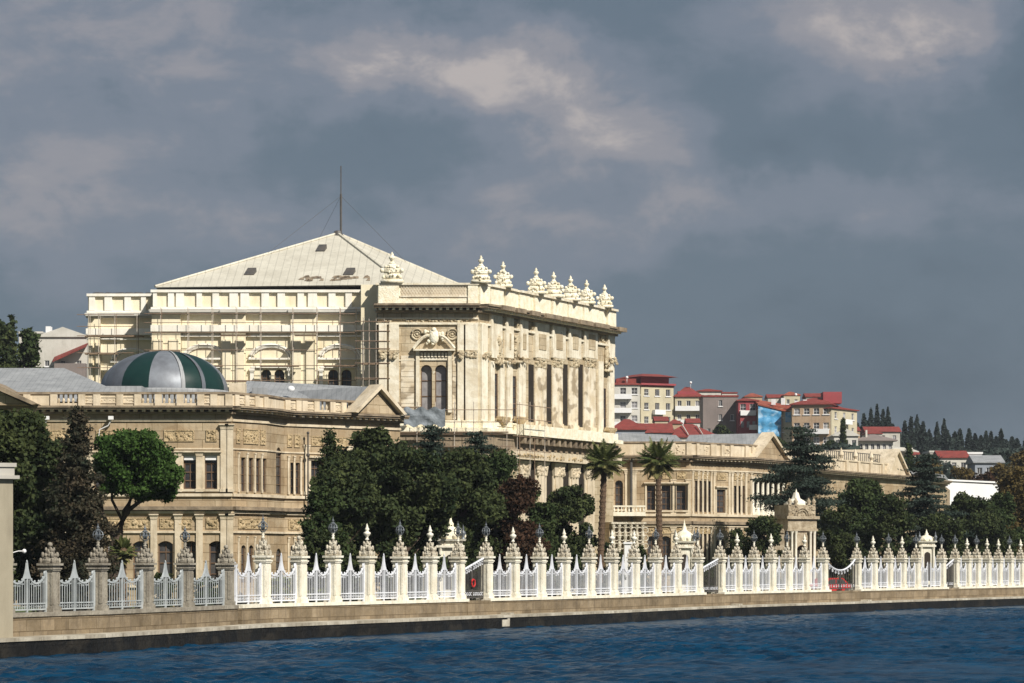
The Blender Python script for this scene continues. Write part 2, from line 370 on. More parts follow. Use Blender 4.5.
def window(par, fr, op, dep=.35, glass='glass', nv=1, nh=2, frame='frame', hood=None, trim='wing_trim', sill=True, n=0.0, fw=.08):
    a, b, c, d, kind = op; nb = n-dep
    f = MB(); f.fbox(fr, a, a+fw, nb, nb+.1, c, d); f.fbox(fr, b-fw, b, nb, nb+.1, c, d); f.fbox(fr, a+fw, b-fw, nb, nb+.1, c, c+fw); f.fbox(fr, a+fw, b-fw, nb, nb+.1, d-fw*1.2, d)
    for i in range(nv):
        u = a+(b-a)*(i+1)/(nv+1); f.fbox(fr, u-fw*.3, u+fw*.3, nb, nb+.07, c+fw, d-fw*1.2)
    for i in range(nh):
        z = c+(d-c)*(i+1)/(nh+1); f.fbox(fr, a+fw, b-fw, nb, nb+.085, z-fw*.4, z+fw*.4)
    w = f.build('window', M[frame], par)
    g = MB(); g.add([fr.p(a, nb+.02, c), fr.p(b, nb+.02, c), fr.p(b, nb+.02, d), fr.p(a, nb+.02, d)], [(0, 1, 2, 3)]); g.build('pane', M[glass], w)
    s = MB()
    if sill: s.fbox(fr, a-.18, b+.18, n+.003, n+.16, c-.16, c-.003)
    if hood:
        s.fbox(fr, a-.16, a-.003, n+.003, n+.07, c, d); s.fbox(fr, b+.003, b+.16, n+.003, n+.07, c, d)
        s.fbox(fr, a-.2, b+.2, n+.003, n+.12, d+.004, d+.16); s.fbox(fr, a-.28, b+.28, n+.003, n+.28, d+.16, d+.27)
        if hood == 'ped':
            s.fprism(fr, [(a-.2, d+.28), (b+.2, d+.28), ((a+b)/2, d+.62)], n+.003, n+.22)
    if s.f: s.build('window_surround', M[trim], w)
    return w
def balusters(mb, fr, u0, u1, z0, z1, n, sp=.28):
    k = max(1, int((u1-u0)/sp))
    for i in range(k):
        u = u0+(u1-u0)*(i+.5)/k; x, y, _ = fr.p(u, n, 0); h = z1-z0
        mb.lathe(x, y, [(.05, z0), (.1, z0+h*.3), (.045, z0+h*.6), (.07, z1)], 6)
def modillions(mb, fr, u0, u1, z0, z1, n0, n1, sp=.6, w=.26):
    k = max(1, int((u1-u0)/sp))
    for i in range(k):
        u = u0+(u1-u0)*(i+.5)/k; mb.fbox(fr, u-w/2, u+w/2, n0, n1, z0, z1)
# ================================================================== ground, water, quay
def interp(tab, x):
    if x <= tab[0][0]:
        (a, b), (c, d) = tab[0], tab[1]
    elif x >= tab[-1][0]:
        (a, b), (c, d) = tab[-2], tab[-1]
    else:
        for i in range(len(tab)-1):
            if tab[i][0] <= x <= tab[i+1][0]: (a, b), (c, d) = tab[i], tab[i+1]; break
    return b+(d-b)*(x-a)/(c-a)
DF = [(-60, 116.5), (0, 121.5), (98, 129), (185, 139), (263, 150), (330, 156), (400, 163), (540, 179.5), (620, 191), (700, 206), (850, 231), (1000, 262), (1060, 276)]
DQ = [(-60, 114), (0, 118.5), (98, 125.2), (185, 134.5), (263, 145), (330, 151.5), (400, 158.5), (540, 175.5), (620, 187), (700, 202), (850, 227), (1000, 257), (1060, 271)]
def df(px): return interp(DF, px)
def dq(px): return interp(DQ, max(-900, min(px, 1800)))
ZB = EYE-2.08; ZQ = EYE-3.03
def ss(t): t = max(0., min(1., t)); return t*t*(3-2*t)
def ground_z(X, Y):
    ys = 292+1.9*max(0, X-8)
    z = 1.0+19*ss((Y-ys)/130)+11.5*ss((Y-520)/330)
    return z+(ss((Y-ys)/60))*(.8*math.sin(X*.05+1)+.6*math.sin(Y*.04+X*.02))
def terrain():
    pxs = list(range(-2400, -100, 200))+list(range(-100, 1130, 15))+list(range(1150, 3600, 200))
    offs = [0, 3, 5, 8, 12, 20, 35, 55, 75, 95, 110, 125, 140, 155, 170, 185, 200, 220, 240, 260, 280, 300, 330, 360, 400, 440, 480, 520, 560, 600, 650, 720, 800, 1000, 1400, 2500, 6000]
    vs = []; fs = []
    for o in offs:
        for px in pxs:
            d = interp(DF, max(-900, min(px, 1800)))+o; x, y = P(px, d); vs.append((x, y, ground_z(x, y)-.02))
    n = len(pxs)
    for j in range(len(offs)-1):
        for i in range(n-1): a = j*n+i; fs.append((a, a+1, a+n+1, a+n))
    mb = MB(); mb.add(vs, fs); me_split = mb
    o = mb.build('ground', M['grass'], None, True, 'structure'); o.data.materials.append(M['earth'])
    for p in o.data.polygons:
        if p.center.y > 285+1.2*max(0, p.center.x): p.material_index = 1
terrain()
def sea():
    xs = np.concatenate([np.linspace(-3000, -60, 14)[:-1], np.linspace(-60, 105, 560), np.linspace(105, 3000, 14)[1:]])
    ys = np.concatenate([np.linspace(-3000, 78, 14)[:-1], np.linspace(78, 150, 330), np.linspace(150, 300, 420)[1:], np.linspace(300, 420, 8)[1:]])
    X, Y = np.meshgrid(xs, ys); rg = np.random.default_rng(5); Zz = np.zeros_like(X)
    for _ in range(70):
        lam = 10**rg.uniform(-.4, .35); a = rg.normal(1.0, .65); k = 2*math.pi/lam
        ph = rg.uniform(0, 6.28); amp = .0085*lam**.75
        Zz += amp*np.sin(k*(X*math.cos(a)+Y*math.sin(a))+ph+.6*np.sin(.13*X+.09*Y+ph))
    g = .75+.45*np.sin(X*.08+Y*.05+1)*np.sin(Y*.11-X*.03)
    inside = (X > -62) & (X < 107) & (Y > 76) & (Y < 302)
    Zz = np.where(inside, Zz*g, -.02)
    ny, nx = X.shape; V = np.stack([X, Y, Zz], -1).reshape(-1, 3)
    a = (np.arange(ny-1)[:, None]*nx+np.arange(nx-1)[None]).reshape(-1)
    Fq = np.stack([a, a+1, a+nx+1, a+nx], -1)
    me = bpy.data.meshes.new('sea_water'); me.vertices.add(len(V)); me.vertices.foreach_set('co', V.astype(np.float32).ravel())
    me.loops.add(Fq.size); me.loops.foreach_set('vertex_index', Fq.astype(np.int32).ravel()); me.polygons.add(len(Fq))
    me.polygons.foreach_set('loop_start', np.arange(0, Fq.size, 4, dtype=np.int32)); me.update(calc_edges=True); me.validate()
    me.polygons.foreach_set('use_smooth', [True]*len(me.polygons)); me.materials.append(M['water'])
    o = bpy.data.objects.new('sea_water', me); COL.objects.link(o); o['kind'] = 'structure'
sea()
def strip(mb, pts_a, pts_b, z0, z1):
    """solid between two plan polylines (a = water side, b = land side)"""
    for i in range(len(pts_a)-1):
        q = [pts_a[i], pts_a[i+1], pts_b[i+1], pts_b[i]]
        mb.hexa([(x, y, z0) for x, y in q], [(x, y, z1) for x, y in q])
qpx = [-700, -300, -60, -20, 20, 60, 98, 140, 185, 225, 263, 300, 330, 365, 400, 445, 490, 540, 580, 620, 660, 700, 750, 800, 850, 900, 950, 1000, 1060, 1200, 1500, 1800]
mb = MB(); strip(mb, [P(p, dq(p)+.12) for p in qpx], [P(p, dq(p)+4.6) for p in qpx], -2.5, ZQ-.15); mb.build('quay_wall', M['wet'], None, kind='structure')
mb = MB(); strip(mb, [P(p, dq(p)) for p in qpx], [P(p, dq(p)+4.8) for p in qpx], ZQ-.146, ZQ); mb.build('quay', M['coping'], None, kind='structure')
mb = MB(); strip(mb, [P(p, df(p)+5) for p in qpx[2:-3]], [P(p, df(p)+8) for p in qpx[2:-3]], .9, 1.012); mb.build('garden_path', M['path'], None, kind='structure')

# ================================================================== sea fence
SL = Fr((0, 0), (1, 0))          # a local frame for templates, facing the water
def post_template(kind, mar, car):
    b = MB()
    b.fbox(SL, -.36, .36, -.36, .36, 0, .20); b.fbox(SL, -.325, .325, -.325, .325, .20, .27)
    b.fbox(SL, -.285, .285, -.285, .285, .27, 2.02)
    for s in (-1, 1):            # raised margins of the sunk panels on the shaft
        b.fbox(SL, s*.235-.05, s*.235+.05, .287, .315, .36, 1.92); b.fbox(SL, s*.235-.05, s*.235+.05, -.315, -.287, .36, 1.92)
        side = Fr((s*.285, -.3*s), (s*.285, .3*s))
        b.fbox(side, .02, .10, .002, .03, .36, 1.92); b.fbox(side, .50, .58, .002, .03, .36, 1.92)
    b.fbox(SL, -.33, .33, -.33, .33, 2.02, 2.10); b.fbox(SL, -.37, .37, -.37, .37, 2.10, 2.17); b.fbox(SL, -.31, .31, -.31, .31, 2.17, 2.29); b.fbox(SL, -.41, .41, -.41, .41, 2.29, 2.40)
    post = b.build('fence_post', M[mar])
    c = MB(); rg = random.Random(3)
    prof = [(.0, .56), (.08, .60), (.20, .56), (.34, .36), (.46, .36), (.60, .26), (.72, .12), (.90, .10)]
    for (z0, w0), (z1, w1) in zip(prof, prof[1:]): c.ftap(SL, 0, 0, 2.40+z0, 2.40+z1, w0, w1)
    for z, w, k in ((.14, .25, 3), (.38, .18, 2), (.60, .12, 1)):
        for i in range(k):
            t = (i+.5)/k*2-1
            for (x, y) in ((t*w, -w), (t*w, w), (-w, t*w), (w, t*w)):
                r = .07*rg.uniform(.6, 1.3); c.ball((x+rg.uniform(-.02, .02), y, 2.4+z+rg.uniform(-.03, .03)), r, r, r*1.5, 6, 4)
    for sx in (-1, 1):
        for sy in (-1, 1):
            c.ball((sx*.28, sy*.28, 2.52), .07, .07, .16, 6, 4); c.ball((sx*.22, sy*.22, 2.82), .08, .08, .15, 6, 4); c.ball((sx*.12, sy*.12, 3.08), .06, .06, .12, 6, 4)
    c.build('carved_cap', M[car], post, True)
    if kind == 'lantern':
        l = MB(); l.lathe(0, 0, [(.10, 3.28), (.055, 3.36), (.09, 3.44), (.05, 3.5), (.11, 3.56), (.13, 3.60)], 8)
        ln = l.build('lantern_base', M[mar], post, True)
        g = MB()
        for i in range(8):
            a = 2*math.pi*i/8
            g.tube([(r*math.cos(a), r*math.sin(a), z) for r, z in ((.10, 3.6), (.20, 3.70), (.235, 3.83), (.20, 3.96), (.08, 4.06))], .024, 4)
        g.lathe(0, 0, [(.245, 3.81), (.26, 3.83), (.245, 3.85)], 10)
        g.lathe(0, 0, [(.13, 3.58), (.13, 3.62)], 8); g.lathe(0, 0, [(.12, 4.02), (.13, 4.07), (.05, 4.14), (.075, 4.2), (.03, 4.28), (.0, 4.46)], 8)
        lg = g.build('lantern', M['lantern'], post)
        gg = MB(); gg.ball((0, 0, 3.83), .13, .13, .19, 8, 6); gg.build('lantern_glass', M['lantern_glass'], post, True)
    elif kind == 'urn':
        u = MB(); u.lathe(0, 0, [(.12, 3.28), (.06, 3.36), (.08, 3.44), (.16, 3.52), (.20, 3.60), (.19, 3.66), (.08, 3.72), (.11, 3.78), (.13, 3.84), (.07, 3.93), (.06, 4.0), (.0, 4.16)], 10)
        u.build('finial', M[mar], post, True)
    else:
        u = MB(); u.ball((0, 0, 3.32), .12, .12, .13, 8, 5); u.build('finial', M[car], post, True)
    return post
def panel_template(m, side):
    b = MB(); W0 = 1.0; nb = 17
    def top(t):   # height of the swag rail: low near the quarter points, rising to the sides and the middle spike
        q = abs(t-.5)*2; return 1.42+.50*(2*q-.95)**2+ (.10 if q > .9 else 0)
    b.fbox(SL, 0, 1, -.03, .03, .10, .17); b.fbox(SL, 0, 1, -.03, .03, .40, .46)
    for i in range(nb):
        t = (i+.5)/nb; b.fbox(SL, t-.0052, t+.0052, -.01, .01, .17, top(t))
    for i in range(10):
        t = (i+.5)/10; b.ring(SL, t, .285, .038, .010, 0, 6)
    pts = [SL.p(t/16, 0, top(t/16)) for t in range(17)]
    for i in range(16):
        z0, z1 = pts[i][2], pts[i+1][2]; b.hexa([(pts[i][0], -.03, z0-.04), (pts[i+1][0], -.03, z1-.04), (pts[i+1][0], .03, z1-.04), (pts[i][0], .03, z0-.04)],
                                               [(pts[i][0], -.03, z0+.05), (pts[i+1][0], -.03, z1+.05), (pts[i+1][0], .03, z1+.05), (pts[i][0], .03, z0+.05)])
    for t, r in ((.10, .045), (.20, .035), (.30, .035), (.38, .04), (.62, .04), (.70, .035), (.80, .035), (.90, .045)):
        b.ring(SL, t, top(t)-.13, r*.9, .014, 0, 8)
        b.ball(SL.p(t, 0, top(t)+.10), .020, .03, .055, 6, 4)
    for s in (.02, .98): b.fbox(SL, s-.02, s+.02, -.045, .045, 0, 1.98)
    for s in (.055, .945): b.ball(SL.p(s, 0, 1.93), .022, .05, .12, 6, 4)
    # the tall spike in the middle
    b.fbox(SL, .488, .512, -.04, .04, 0, 1.7)
    b.fprism(SL, [(.405, 1.62), (.44, 1.66), (.56, 1.66), (.595, 1.62), (.55, 1.90), (.522, 2.15), (.5, 2.52), (.478, 2.15), (.45, 1.90)], -.045, .045)
    b.ball(SL.p(.5, 0, 2.52), .012, .03, .07, 6, 4)
    return b.build('iron_panel', M[m])
posts = {}
for k in ('lantern', 'urn', 'bare'):
    posts[k, 0] = post_template(k, 'marble', 'marble_c'); posts[k, 1] = post_template(k, 'marble_shade', 'marble_shade')
pan = {0: panel_template('iron_w', 0), 1: panel_template('iron_shade', 0)}
def fence_run(lst, label, in_shade=0, zs=1.0, e0=.42, e1=.42):
    x0, y0 = P(lst[len(lst)//2][0], df(lst[len(lst)//2][0])); r = root('sea_fence', x0, y0, ZB, label, 'fence', 'runs of the palace sea fence')
    pts = [Vector(P(p, df(p))) for p, _ in lst]
    for i, (p, kind) in enumerate(lst):
        a = pts[max(i-1, 0)]; b = pts[min(i+1, len(pts)-1)]; ang = math.atan2((b-a).y, (b-a).x)
        if kind is not None:
            c = copy_tree(posts[kind, in_shade], r); c.location = (pts[i].x-x0, pts[i].y-y0, 0); c.rotation_euler = (0, 0, ang+rnd.uniform(-.02, .02)); c.scale = (1, 1, zs*rnd.uniform(.992, 1.008))
        if i < len(pts)-1:
            v = pts[i+1]-pts[i]; L = v.length; dd = v/L; s = pts[i]+dd*.30; e = pts[i+1]-dd*.30; w = (e-s).length
            c = pan[in_shade].copy(); COL.objects.link(c); c.parent = r; c.location = (s.x-x0, s.y-y0, 0); c.rotation_euler = (0, 0, math.atan2(v.y, v.x)); c.scale = (w, 1, zs*.985)
    # plinth wall
    ext = [pts[0]-(pts[1]-pts[0]).normalized()*e0]+pts+[pts[-1]+(pts[-1]-pts[-2]).normalized()*e1]
    A = []; B = []
    for i, q in enumerate(ext):
        t = (ext[min(i+1, len(ext)-1)]-ext[max(i-1, 0)]).normalized(); nn = Vector((t.y, -t.x)); A.append(tuple(q+nn*.46)); B.append(tuple(q-nn*.46))
    m = MB(); strip(m, A, B, .3, ZB-.17); 
    pl = m.build('plinth_wall', M['plinth'] , r)
    A2 = []; B2 = []
    for i, q in enumerate(ext):
        t = (ext[min(i+1, len(ext)-1)]-ext[max(i-1, 0)]).normalized(); nn = Vector((t.y, -t.x)); A2.append(tuple(q+nn*.52)); B2.append(tuple(q-nn*.52))
    m = MB(); strip(m, A2, B2, ZB-.166, ZB); m.build('plinth_cap', M['marble' if not in_shade else 'marble_shade'], r)
    return r
Lk, U, B_ = 'lantern', 'urn', 'bare'
fence_run([(3, B_), (50, B_), (98, Lk), (145, Lk), (185, Lk), (226, B_)], 'lower run of stone and iron fence with cloud shade in its grey colour, beside the plain beige wall', 1, .85)
fence_run([(233, None), (263, Lk), (299, B_), (333, Lk), (367, U), (400, Lk), (430, U), (458, Lk)], 'cream marble and white iron fence run just left of the gate with the lifebuoy', 0, 1.0, .02)
fence_run([(486, Lk), (513, U), (539.5, Lk), (564, U), (589, Lk), (612, U), (634, U), (655.5, Lk), (676, U), (697.5, Lk)], 'cream fence run between the lifebuoy gate and the gate below the palm')
fence_run([(720, Lk), (737, U), (754, Lk), (771, U), (787, Lk), (804.5, U), (823, Lk)], 'cream fence run in front of the big arched gate tower')
fence_run([(856.7, Lk), (873, U), (888.5, Lk), (902, U), (916, Lk), (929, None), (941.5, Lk)], 'cream fence run between the wide swagged gate and the narrow dark gate')
fence_run([(955, Lk), (967, U), (976.5, Lk), (987, U), (998.3, U), (1009.5, Lk), (1020.5, U), (1032, Lk), (1043, U)], 'farthest cream fence run, closest packed, ending at the dark trees')
for o in list(posts.values())+list(pan.values()):
    for ch in list(o.children): bpy.data.objects.remove(ch)
    bpy.data.objects.remove(o)

def gate(pa, pb, label, wide=False, m='iron_d'):
    A = P(pa, df(pa)); B = P(pb, df(pb)); v = (Vector(B)-Vector(A)).normalized(); A = Vector(A)+v*.34; B = Vector(B)-v*.34
    fr = Fr(A, B); L = fr.L; c = fr.p(L/2, 0, ZB-.6); r = root('iron_gate', *c, label, 'gate', 'iron gates of the sea fence')
    z0 = ZB-.05
    for s in range(2):
        a, b = (.04, L/2-.02) if s == 0 else (L/2+.02, L-.04)
        leaf = MB(); k = 8
        def top(u):
            t = u/L; return z0+1.45+.85*(2*t-1)**2 if wide else z0+1.55+.75*t
        leaf.fbox(fr, a, a+.06, -.03, .03, z0, top(a)); leaf.fbox(fr, b-.06, b, -.03, .03, z0, top(b))
        leaf.fbox(fr, a+.06, b-.06, -.02, .02, z0+.06, z0+.14); leaf.fbox(fr, a+.06, b-.06, -.02, .02, z0+.45, z0+.50)
        for i in range(k):
            u = a+(b-a)*(i+.5)/k; leaf.fbox(fr, u-.02, u+.02, -.015, .015, z0+.14, top(u))
        lf = leaf.build('gate_leaf', M[m], r)
        rail = MB(); pts = [fr.p(a+(b-a)*i/8, 0, top(a+(b-a)*i/8)+.04) for i in range(9)]; rail.tube(pts, .075, 5)
        for i in range(5):
            u = a+(b-a)*(i+.5)/5; rail.ring(fr, u, top(u)-.17, .10, .028, 0, 8); 
        for i in range(6):
            u = a+(b-a)*(i+.5)/6; rail.ring(fr, u, z0+.30, .09, .022, 0, 8)
        rail.build('scroll_rail', M['iron_w'], lf)
    st = MB(); st.fbox(fr, -.1, L+.1, -.5, .5, .3, ZB-.12); st.build('threshold', M['plinth'], r)
    return fr
g1 = gate(458, 486, 'dark iron gate with a sloping scrolled top and a lifebuoy on it')
gate(697.5, 720, 'dark iron gate under the palm, next to the white spired pier')
g3 = gate(823, 856.7, 'wide swagged gate with the red car behind it', True)
gate(941.5, 955, 'narrowest dark gate, beside the farthest gate pier')
mb = MB(); mb.ring(g1, g1.u(471.5), Zp(583, df(471)), .21, .05, .12, 16)
tag(thing_mesh(mb, 'lifebuoy', M['red'], 'small red lifebuoy hanging on the dark iron gate', 'lifebuoy', *g1.p(g1.u(471.5), .12, Zp(583, df(471)))), 'small red lifebuoy hanging on the dark iron gate', 'lifebuoy')

# mooring steps on the quay
for px, lab in ((511, 'pale stone mooring step nearest the lifebuoy gate'), (739, 'pale stone mooring step in front of the gate tower'), (868, 'pale stone mooring step right of the wide gate')):
    A = P(px-6, dq(px-6)-.35); B = P(px+6, dq(px+6)-.35); fr = Fr(A, B); m = MB()
    m.fbox(fr, 0, fr.L, -.33, -.18, .12, ZQ-.26); m.fbox(fr, fr.L*.45, fr.L, -.33, -.18, ZQ-.26, ZQ-.02); m.fbox(fr, fr.L*.7, fr.L, -.8, -.18, ZQ-.02, ZQ+.12)
    thing_mesh(m, 'mooring_step', M['coping'], lab, 'mooring step', *fr.p(fr.L/2, 0, ZQ), group='mooring steps along the quay')

# ---------------- plain beige wall pier at the left edge
def left_pier():
    d = 120.2; fr = Fr(P(-130, d-2.2), P(13, d)); zt = Zp(463, d); r = root('garden_pier', *fr.p(fr.L*.6, -2, ZQ), 'plain beige rendered wall end with a flat capped top, at the water', 'wall')
    m = MB(); m.fbox(fr, 0, fr.L, -3.2, 0, ZQ-.0, Zp(479, d)); m.build('wall', M['beige'], r)
    m = MB(); m.fbox(fr, -.1, fr.L+.22, -3.4, .22, Zp(479, d), Zp(475.5, d)); m.fbox(fr, -.1, fr.L+.05, -3.3, .05, Zp(475.5, d), Zp(467, d)); m.fbox(fr, -.1, fr.L+.12, -3.35, .12, Zp(467, d), zt); m.build('coping', M['beige_t'], r)
    m = MB(); z = Zp(551, d); m.tube([fr.p(fr.L, -.6, z-.1), fr.p(fr.L+.35, -.6, z), fr.p(fr.L+.55, -.6, z)], .02, 5); m.ball(fr.p(fr.L+.6, -.6, z), .09, seg=8)
    m.build('wall_lamp', M['white'], r)
left_pier()

# ---------------- ornate gate piers behind the fence
def pier(px, d, w, ytop, ybody, label, tall=False):
    fr = Fr(P(px-8, d), P(px+8, d)); uc = fr.L/2; zt = Zp(ytop, d); zb = Zp(ybody, d); g = 1.0; r = root('gate_pier', *fr.p(uc, 0, g), label, 'gate pier', 'ornate marble gate piers')
    b = MB(); b.ftap(fr, uc, 0, g, g+.5, w*1.15, w*1.15); b.ftap(fr, uc, 0, g+.5, zb-.5, w*.86, w*.86)
    for s in (-1, 1):
        x, y, _ = fr.p(uc+s*w*.40, w*.45, 0); b.lathe(x, y, [(.13, g+.5), (.10, zb-.7), (.15, zb-.5)], 8)
    b.ftap(fr, uc, 0, zb-.5, zb-.36, w*1.12, w*1.12); b.ftap(fr, uc, 0, zb-.36, zb-.12, w*.98, w*.98); b.ftap(fr, uc, 0, zb-.12, zb, w*1.2, w*1.26); b.build('pier_body', M['marble'], r)
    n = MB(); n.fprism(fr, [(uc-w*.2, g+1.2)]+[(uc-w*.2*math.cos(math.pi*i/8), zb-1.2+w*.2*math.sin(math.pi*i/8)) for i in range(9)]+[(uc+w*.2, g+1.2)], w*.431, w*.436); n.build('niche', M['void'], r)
    h = zt-zb; c = MB(); prof = [(0, .55), (.16, .60), (.30, .46), (.42, .28), (.50, .12), (.62, .13), (.70, .07), (1.0, .0)]
    x, y, _ = fr.p(uc, 0, 0); c.lathe(x, y, [(p*w+.001, zb+q*h) for q, p in prof], 12)
    for i in range(10):
        a = 2*math.pi*i/10; c.ball((x+math.cos(a)*w*.52, y+math.sin(a)*w*.52, zb+h*.12), w*.12, w*.12, h*.13, 6, 4)
    c.build('spire_cap', M['statue'], r, True)
    for s in (-1, 1):
        x, y, _ = fr.p(uc+s*w*.52, w*.5, 0); q = MB(); q.lathe(x, y, [(.14, zb), (.07, zb+.12), (.16, zb+.3), (.13, zb+.42), (.05, zb+.5), (.07, zb+.58), (0, zb+.85)], 8); q.build('corner_urn', M['lantern' if not tall else 'marble_c'], r, True)
    k = MB(); k.knobs(fr, uc-w*.45, uc+w*.45, zb-.38, zb-.12, w*.49, .05, 26); k.build('carved_frieze', M['marble_c'], r)
pier(450.5, 175, 1.45, 514, 539, 'ornate marble gate pier with a white spire, left of the lifebuoy gate')
pier(684.3, 214, 1.30, 519, 541, 'ornate marble gate pier with a white spire, in front of the palace windows')
pier(926.5, 256, 1.30, 529, 541, 'small domed gate pier near the far end of the fence')
def gate_tower():
    d = 240; fr = Fr(P(788, d), P(816, d+1)); L = fr.L; U0 = lambda px: fr.u(px); Z = lambda py: Zp(py, d); g = 1.0
    r = root('gate_tower', *fr.p(L/2, -1.3, g), 'large carved marble gate tower with arched attic and spire before the cedar', 'gate tower')
    b = MB(); ops = [(L*.30, L*.70, g+.2, Z(545), 'arch')]
    wall(b, fr, 0, L, g, Z(531), ops, .5); b.fbox(fr, 0, L, -2.6, -.5, g, Z(531)); b.build('tower_body', M['tower_c'], r)
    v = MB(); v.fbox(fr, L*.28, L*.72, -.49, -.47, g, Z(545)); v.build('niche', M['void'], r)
    e = MB(); e.fbox(fr, -.12, L+.12, -2.7, .14, Z(531), Z(528.6)); e.fbox(fr, -.04, L+.04, -2.6, .05, Z(528.6), Z(519)); e.fbox(fr, -.2, L+.2, -2.8, .26, Z(519), Z(516)); e.build('entablature', M['tower_c'], r)
    for u in (.10, .24, .76, .90):
        x, y, _ = fr.p(L*u, .18, 0); c = MB(); c.lathe(x, y, [(.17, g), (.17, g+.4), (.12, g+.45), (.10, Z(534)), (.17, Z(531.2))], 8); c.build('column', M['marble'], r, True)
    a = MB(); a.fbox(fr, .05, L-.05, -2.4, 0, Z(516), Z(505))
    for uc in (L*.5,):
        for rr, tt in ((.62, .09), (.42, .06)):
            pts = [fr.p(uc+rr*math.cos(math.pi*i/10), .06, Z(515.5)+rr*math.sin(math.pi*i/10)) for i in range(11)]; a.tube(pts, tt, 5)
    a.knobs(fr, .1, L-.1, Z(515), Z(505.5), .0, .09, 46); a.build('carved_attic', M['tower_c'], r)
    x, y, _ = fr.p(L*.52, -1.1, 0); s = MB(); s.lathe(x, y, [(.95, Z(505)), (1.0, Z(503.5)), (.62, Z(500)), (.34, Z(498)), (.26, Z(494)), (.20, Z(492))], 12)
    s.lathe(x, y-.2, [(.34, Z(506)), (.30, Z(503)), (.24, Z(498)), (.16, Z(495)), (0, Z(488))], 8); s.build('spire', M['marble'], r, True)
    for u in (.08, .30, .76, .94):
        x, y, _ = fr.p(L*u, -.1, 0); q = MB(); q.lathe(x, y, [(.18, Z(505)), (.10, Z(503.5)), (.20, Z(501.5)), (.12, Z(500)), (0, Z(497.5))], 8); q.build('corner_urn', M['tower_c'], r, True)
    # low carved screen wall to its left
    f2 = Fr(P(760, d), P(784.5, d)); w = root('screen_wall', *f2.p(f2.L/2, 0, g), 'low carved screen wall joining the gate tower on its left', 'wall')
    m = MB(); m.fbox(f2, 0, f2.L, -.5, 0, g, Z(533)); m.build('wall', M['tower_c'], w); m = MB(); m.fbox(f2, -.0, f2.L, -.6, .1, Z(533), Z(530.5)); m.knobs(f2, .1, f2.L-.1, Z(530.5), Z(528), -.2, .12, 16); m.build('coping', M['tower_c'], w)
gate_tower()
# ================================================================== palace: left wing
def cornice(par, frs, zc0, zc1, out, m='cornice', trim='wing_trim', mod=True, name='cornice'):
    """frs: list of (frame, u0, u1). zc0..zc1 height of the whole cornice"""
    h = zc1-zc0; a = MB(); b = MB()
    for k, (fr, u0, u1) in enumerate(frs):
        e = .002*k
        a.fbox(fr, u0-out*.1, u1+out*.1, .0, out*.42+e, zc0, zc0+h*.28+e)
        a.fbox(fr, u0-out*.2, u1+out*.2, .0, out+e, zc0+h*.55+e, zc1+e)
        a.fbox(fr, u0-out*.2, u1+out*.2, .0, out*1.12+e, zc0+h*.78+e, zc1+.02+e)
        if mod: modillions(b, fr, u0, u1, zc0+h*.28+.003, zc0+h*.55-.003, .01, out*.82, .52, .22)
    a.build(name, M[m], par)
    if b.f: b.build('dentil_molding', M[trim], par)
def belt(par, frs, z0, z1, out, m='wing_trim', name='string_course'):
    a = MB()
    for k, (fr, u0, u1) in enumerate(frs): a.fbox(fr, u0-out*.2, u1+out*.2, .003, out+.002*k, z0+.002*k, z1+.002*k)
    return a.build(name, M[m], par)
def pilaster(par, fr, uc, w, z0, z1, out=.14, cap=.35, m='wing_trim'):
    mb = MB()
    mb.fbox(fr, uc-w/2, uc+w/2, .003, out, z0, z1-cap)
    mb.fbox(fr, uc-w*.6, uc+w*.6, .003, out*1.5, z0, z0+cap*.6)
    mb.ftap(fr, uc, out*.6, z1-cap, z1-.08, w*1.0, w*1.3, out*1.2, out*2.0); mb.fbox(fr, uc-w*.72, uc+w*.72, .003, out*2.1, z1-.08, z1); mb.build('pilaster', M[m], par)
def relief(par, fr, u0, u1, z0, z1, m='carved', name='relief_panel', n=.02, size=.10):
    a = MB(); t = .06
    a.fbox(fr, u0, u1, .003, .03, z0, z1)
    a.fbox(fr, u0, u1, .031, .07, z0, z0+t); a.fbox(fr, u0, u1, .031, .07, z1-t, z1); a.fbox(fr, u0, u0+t, .031, .07, z0+t, z1-t); a.fbox(fr, u1-t, u1, .031, .07, z0+t, z1-t)
    a.knobs(fr, u0+.12, u1-.12, z0+.12, z1-.12, n, size, int(6+(u1-u0)*(z1-z0)*9)); return a.build(name, M[m], par)

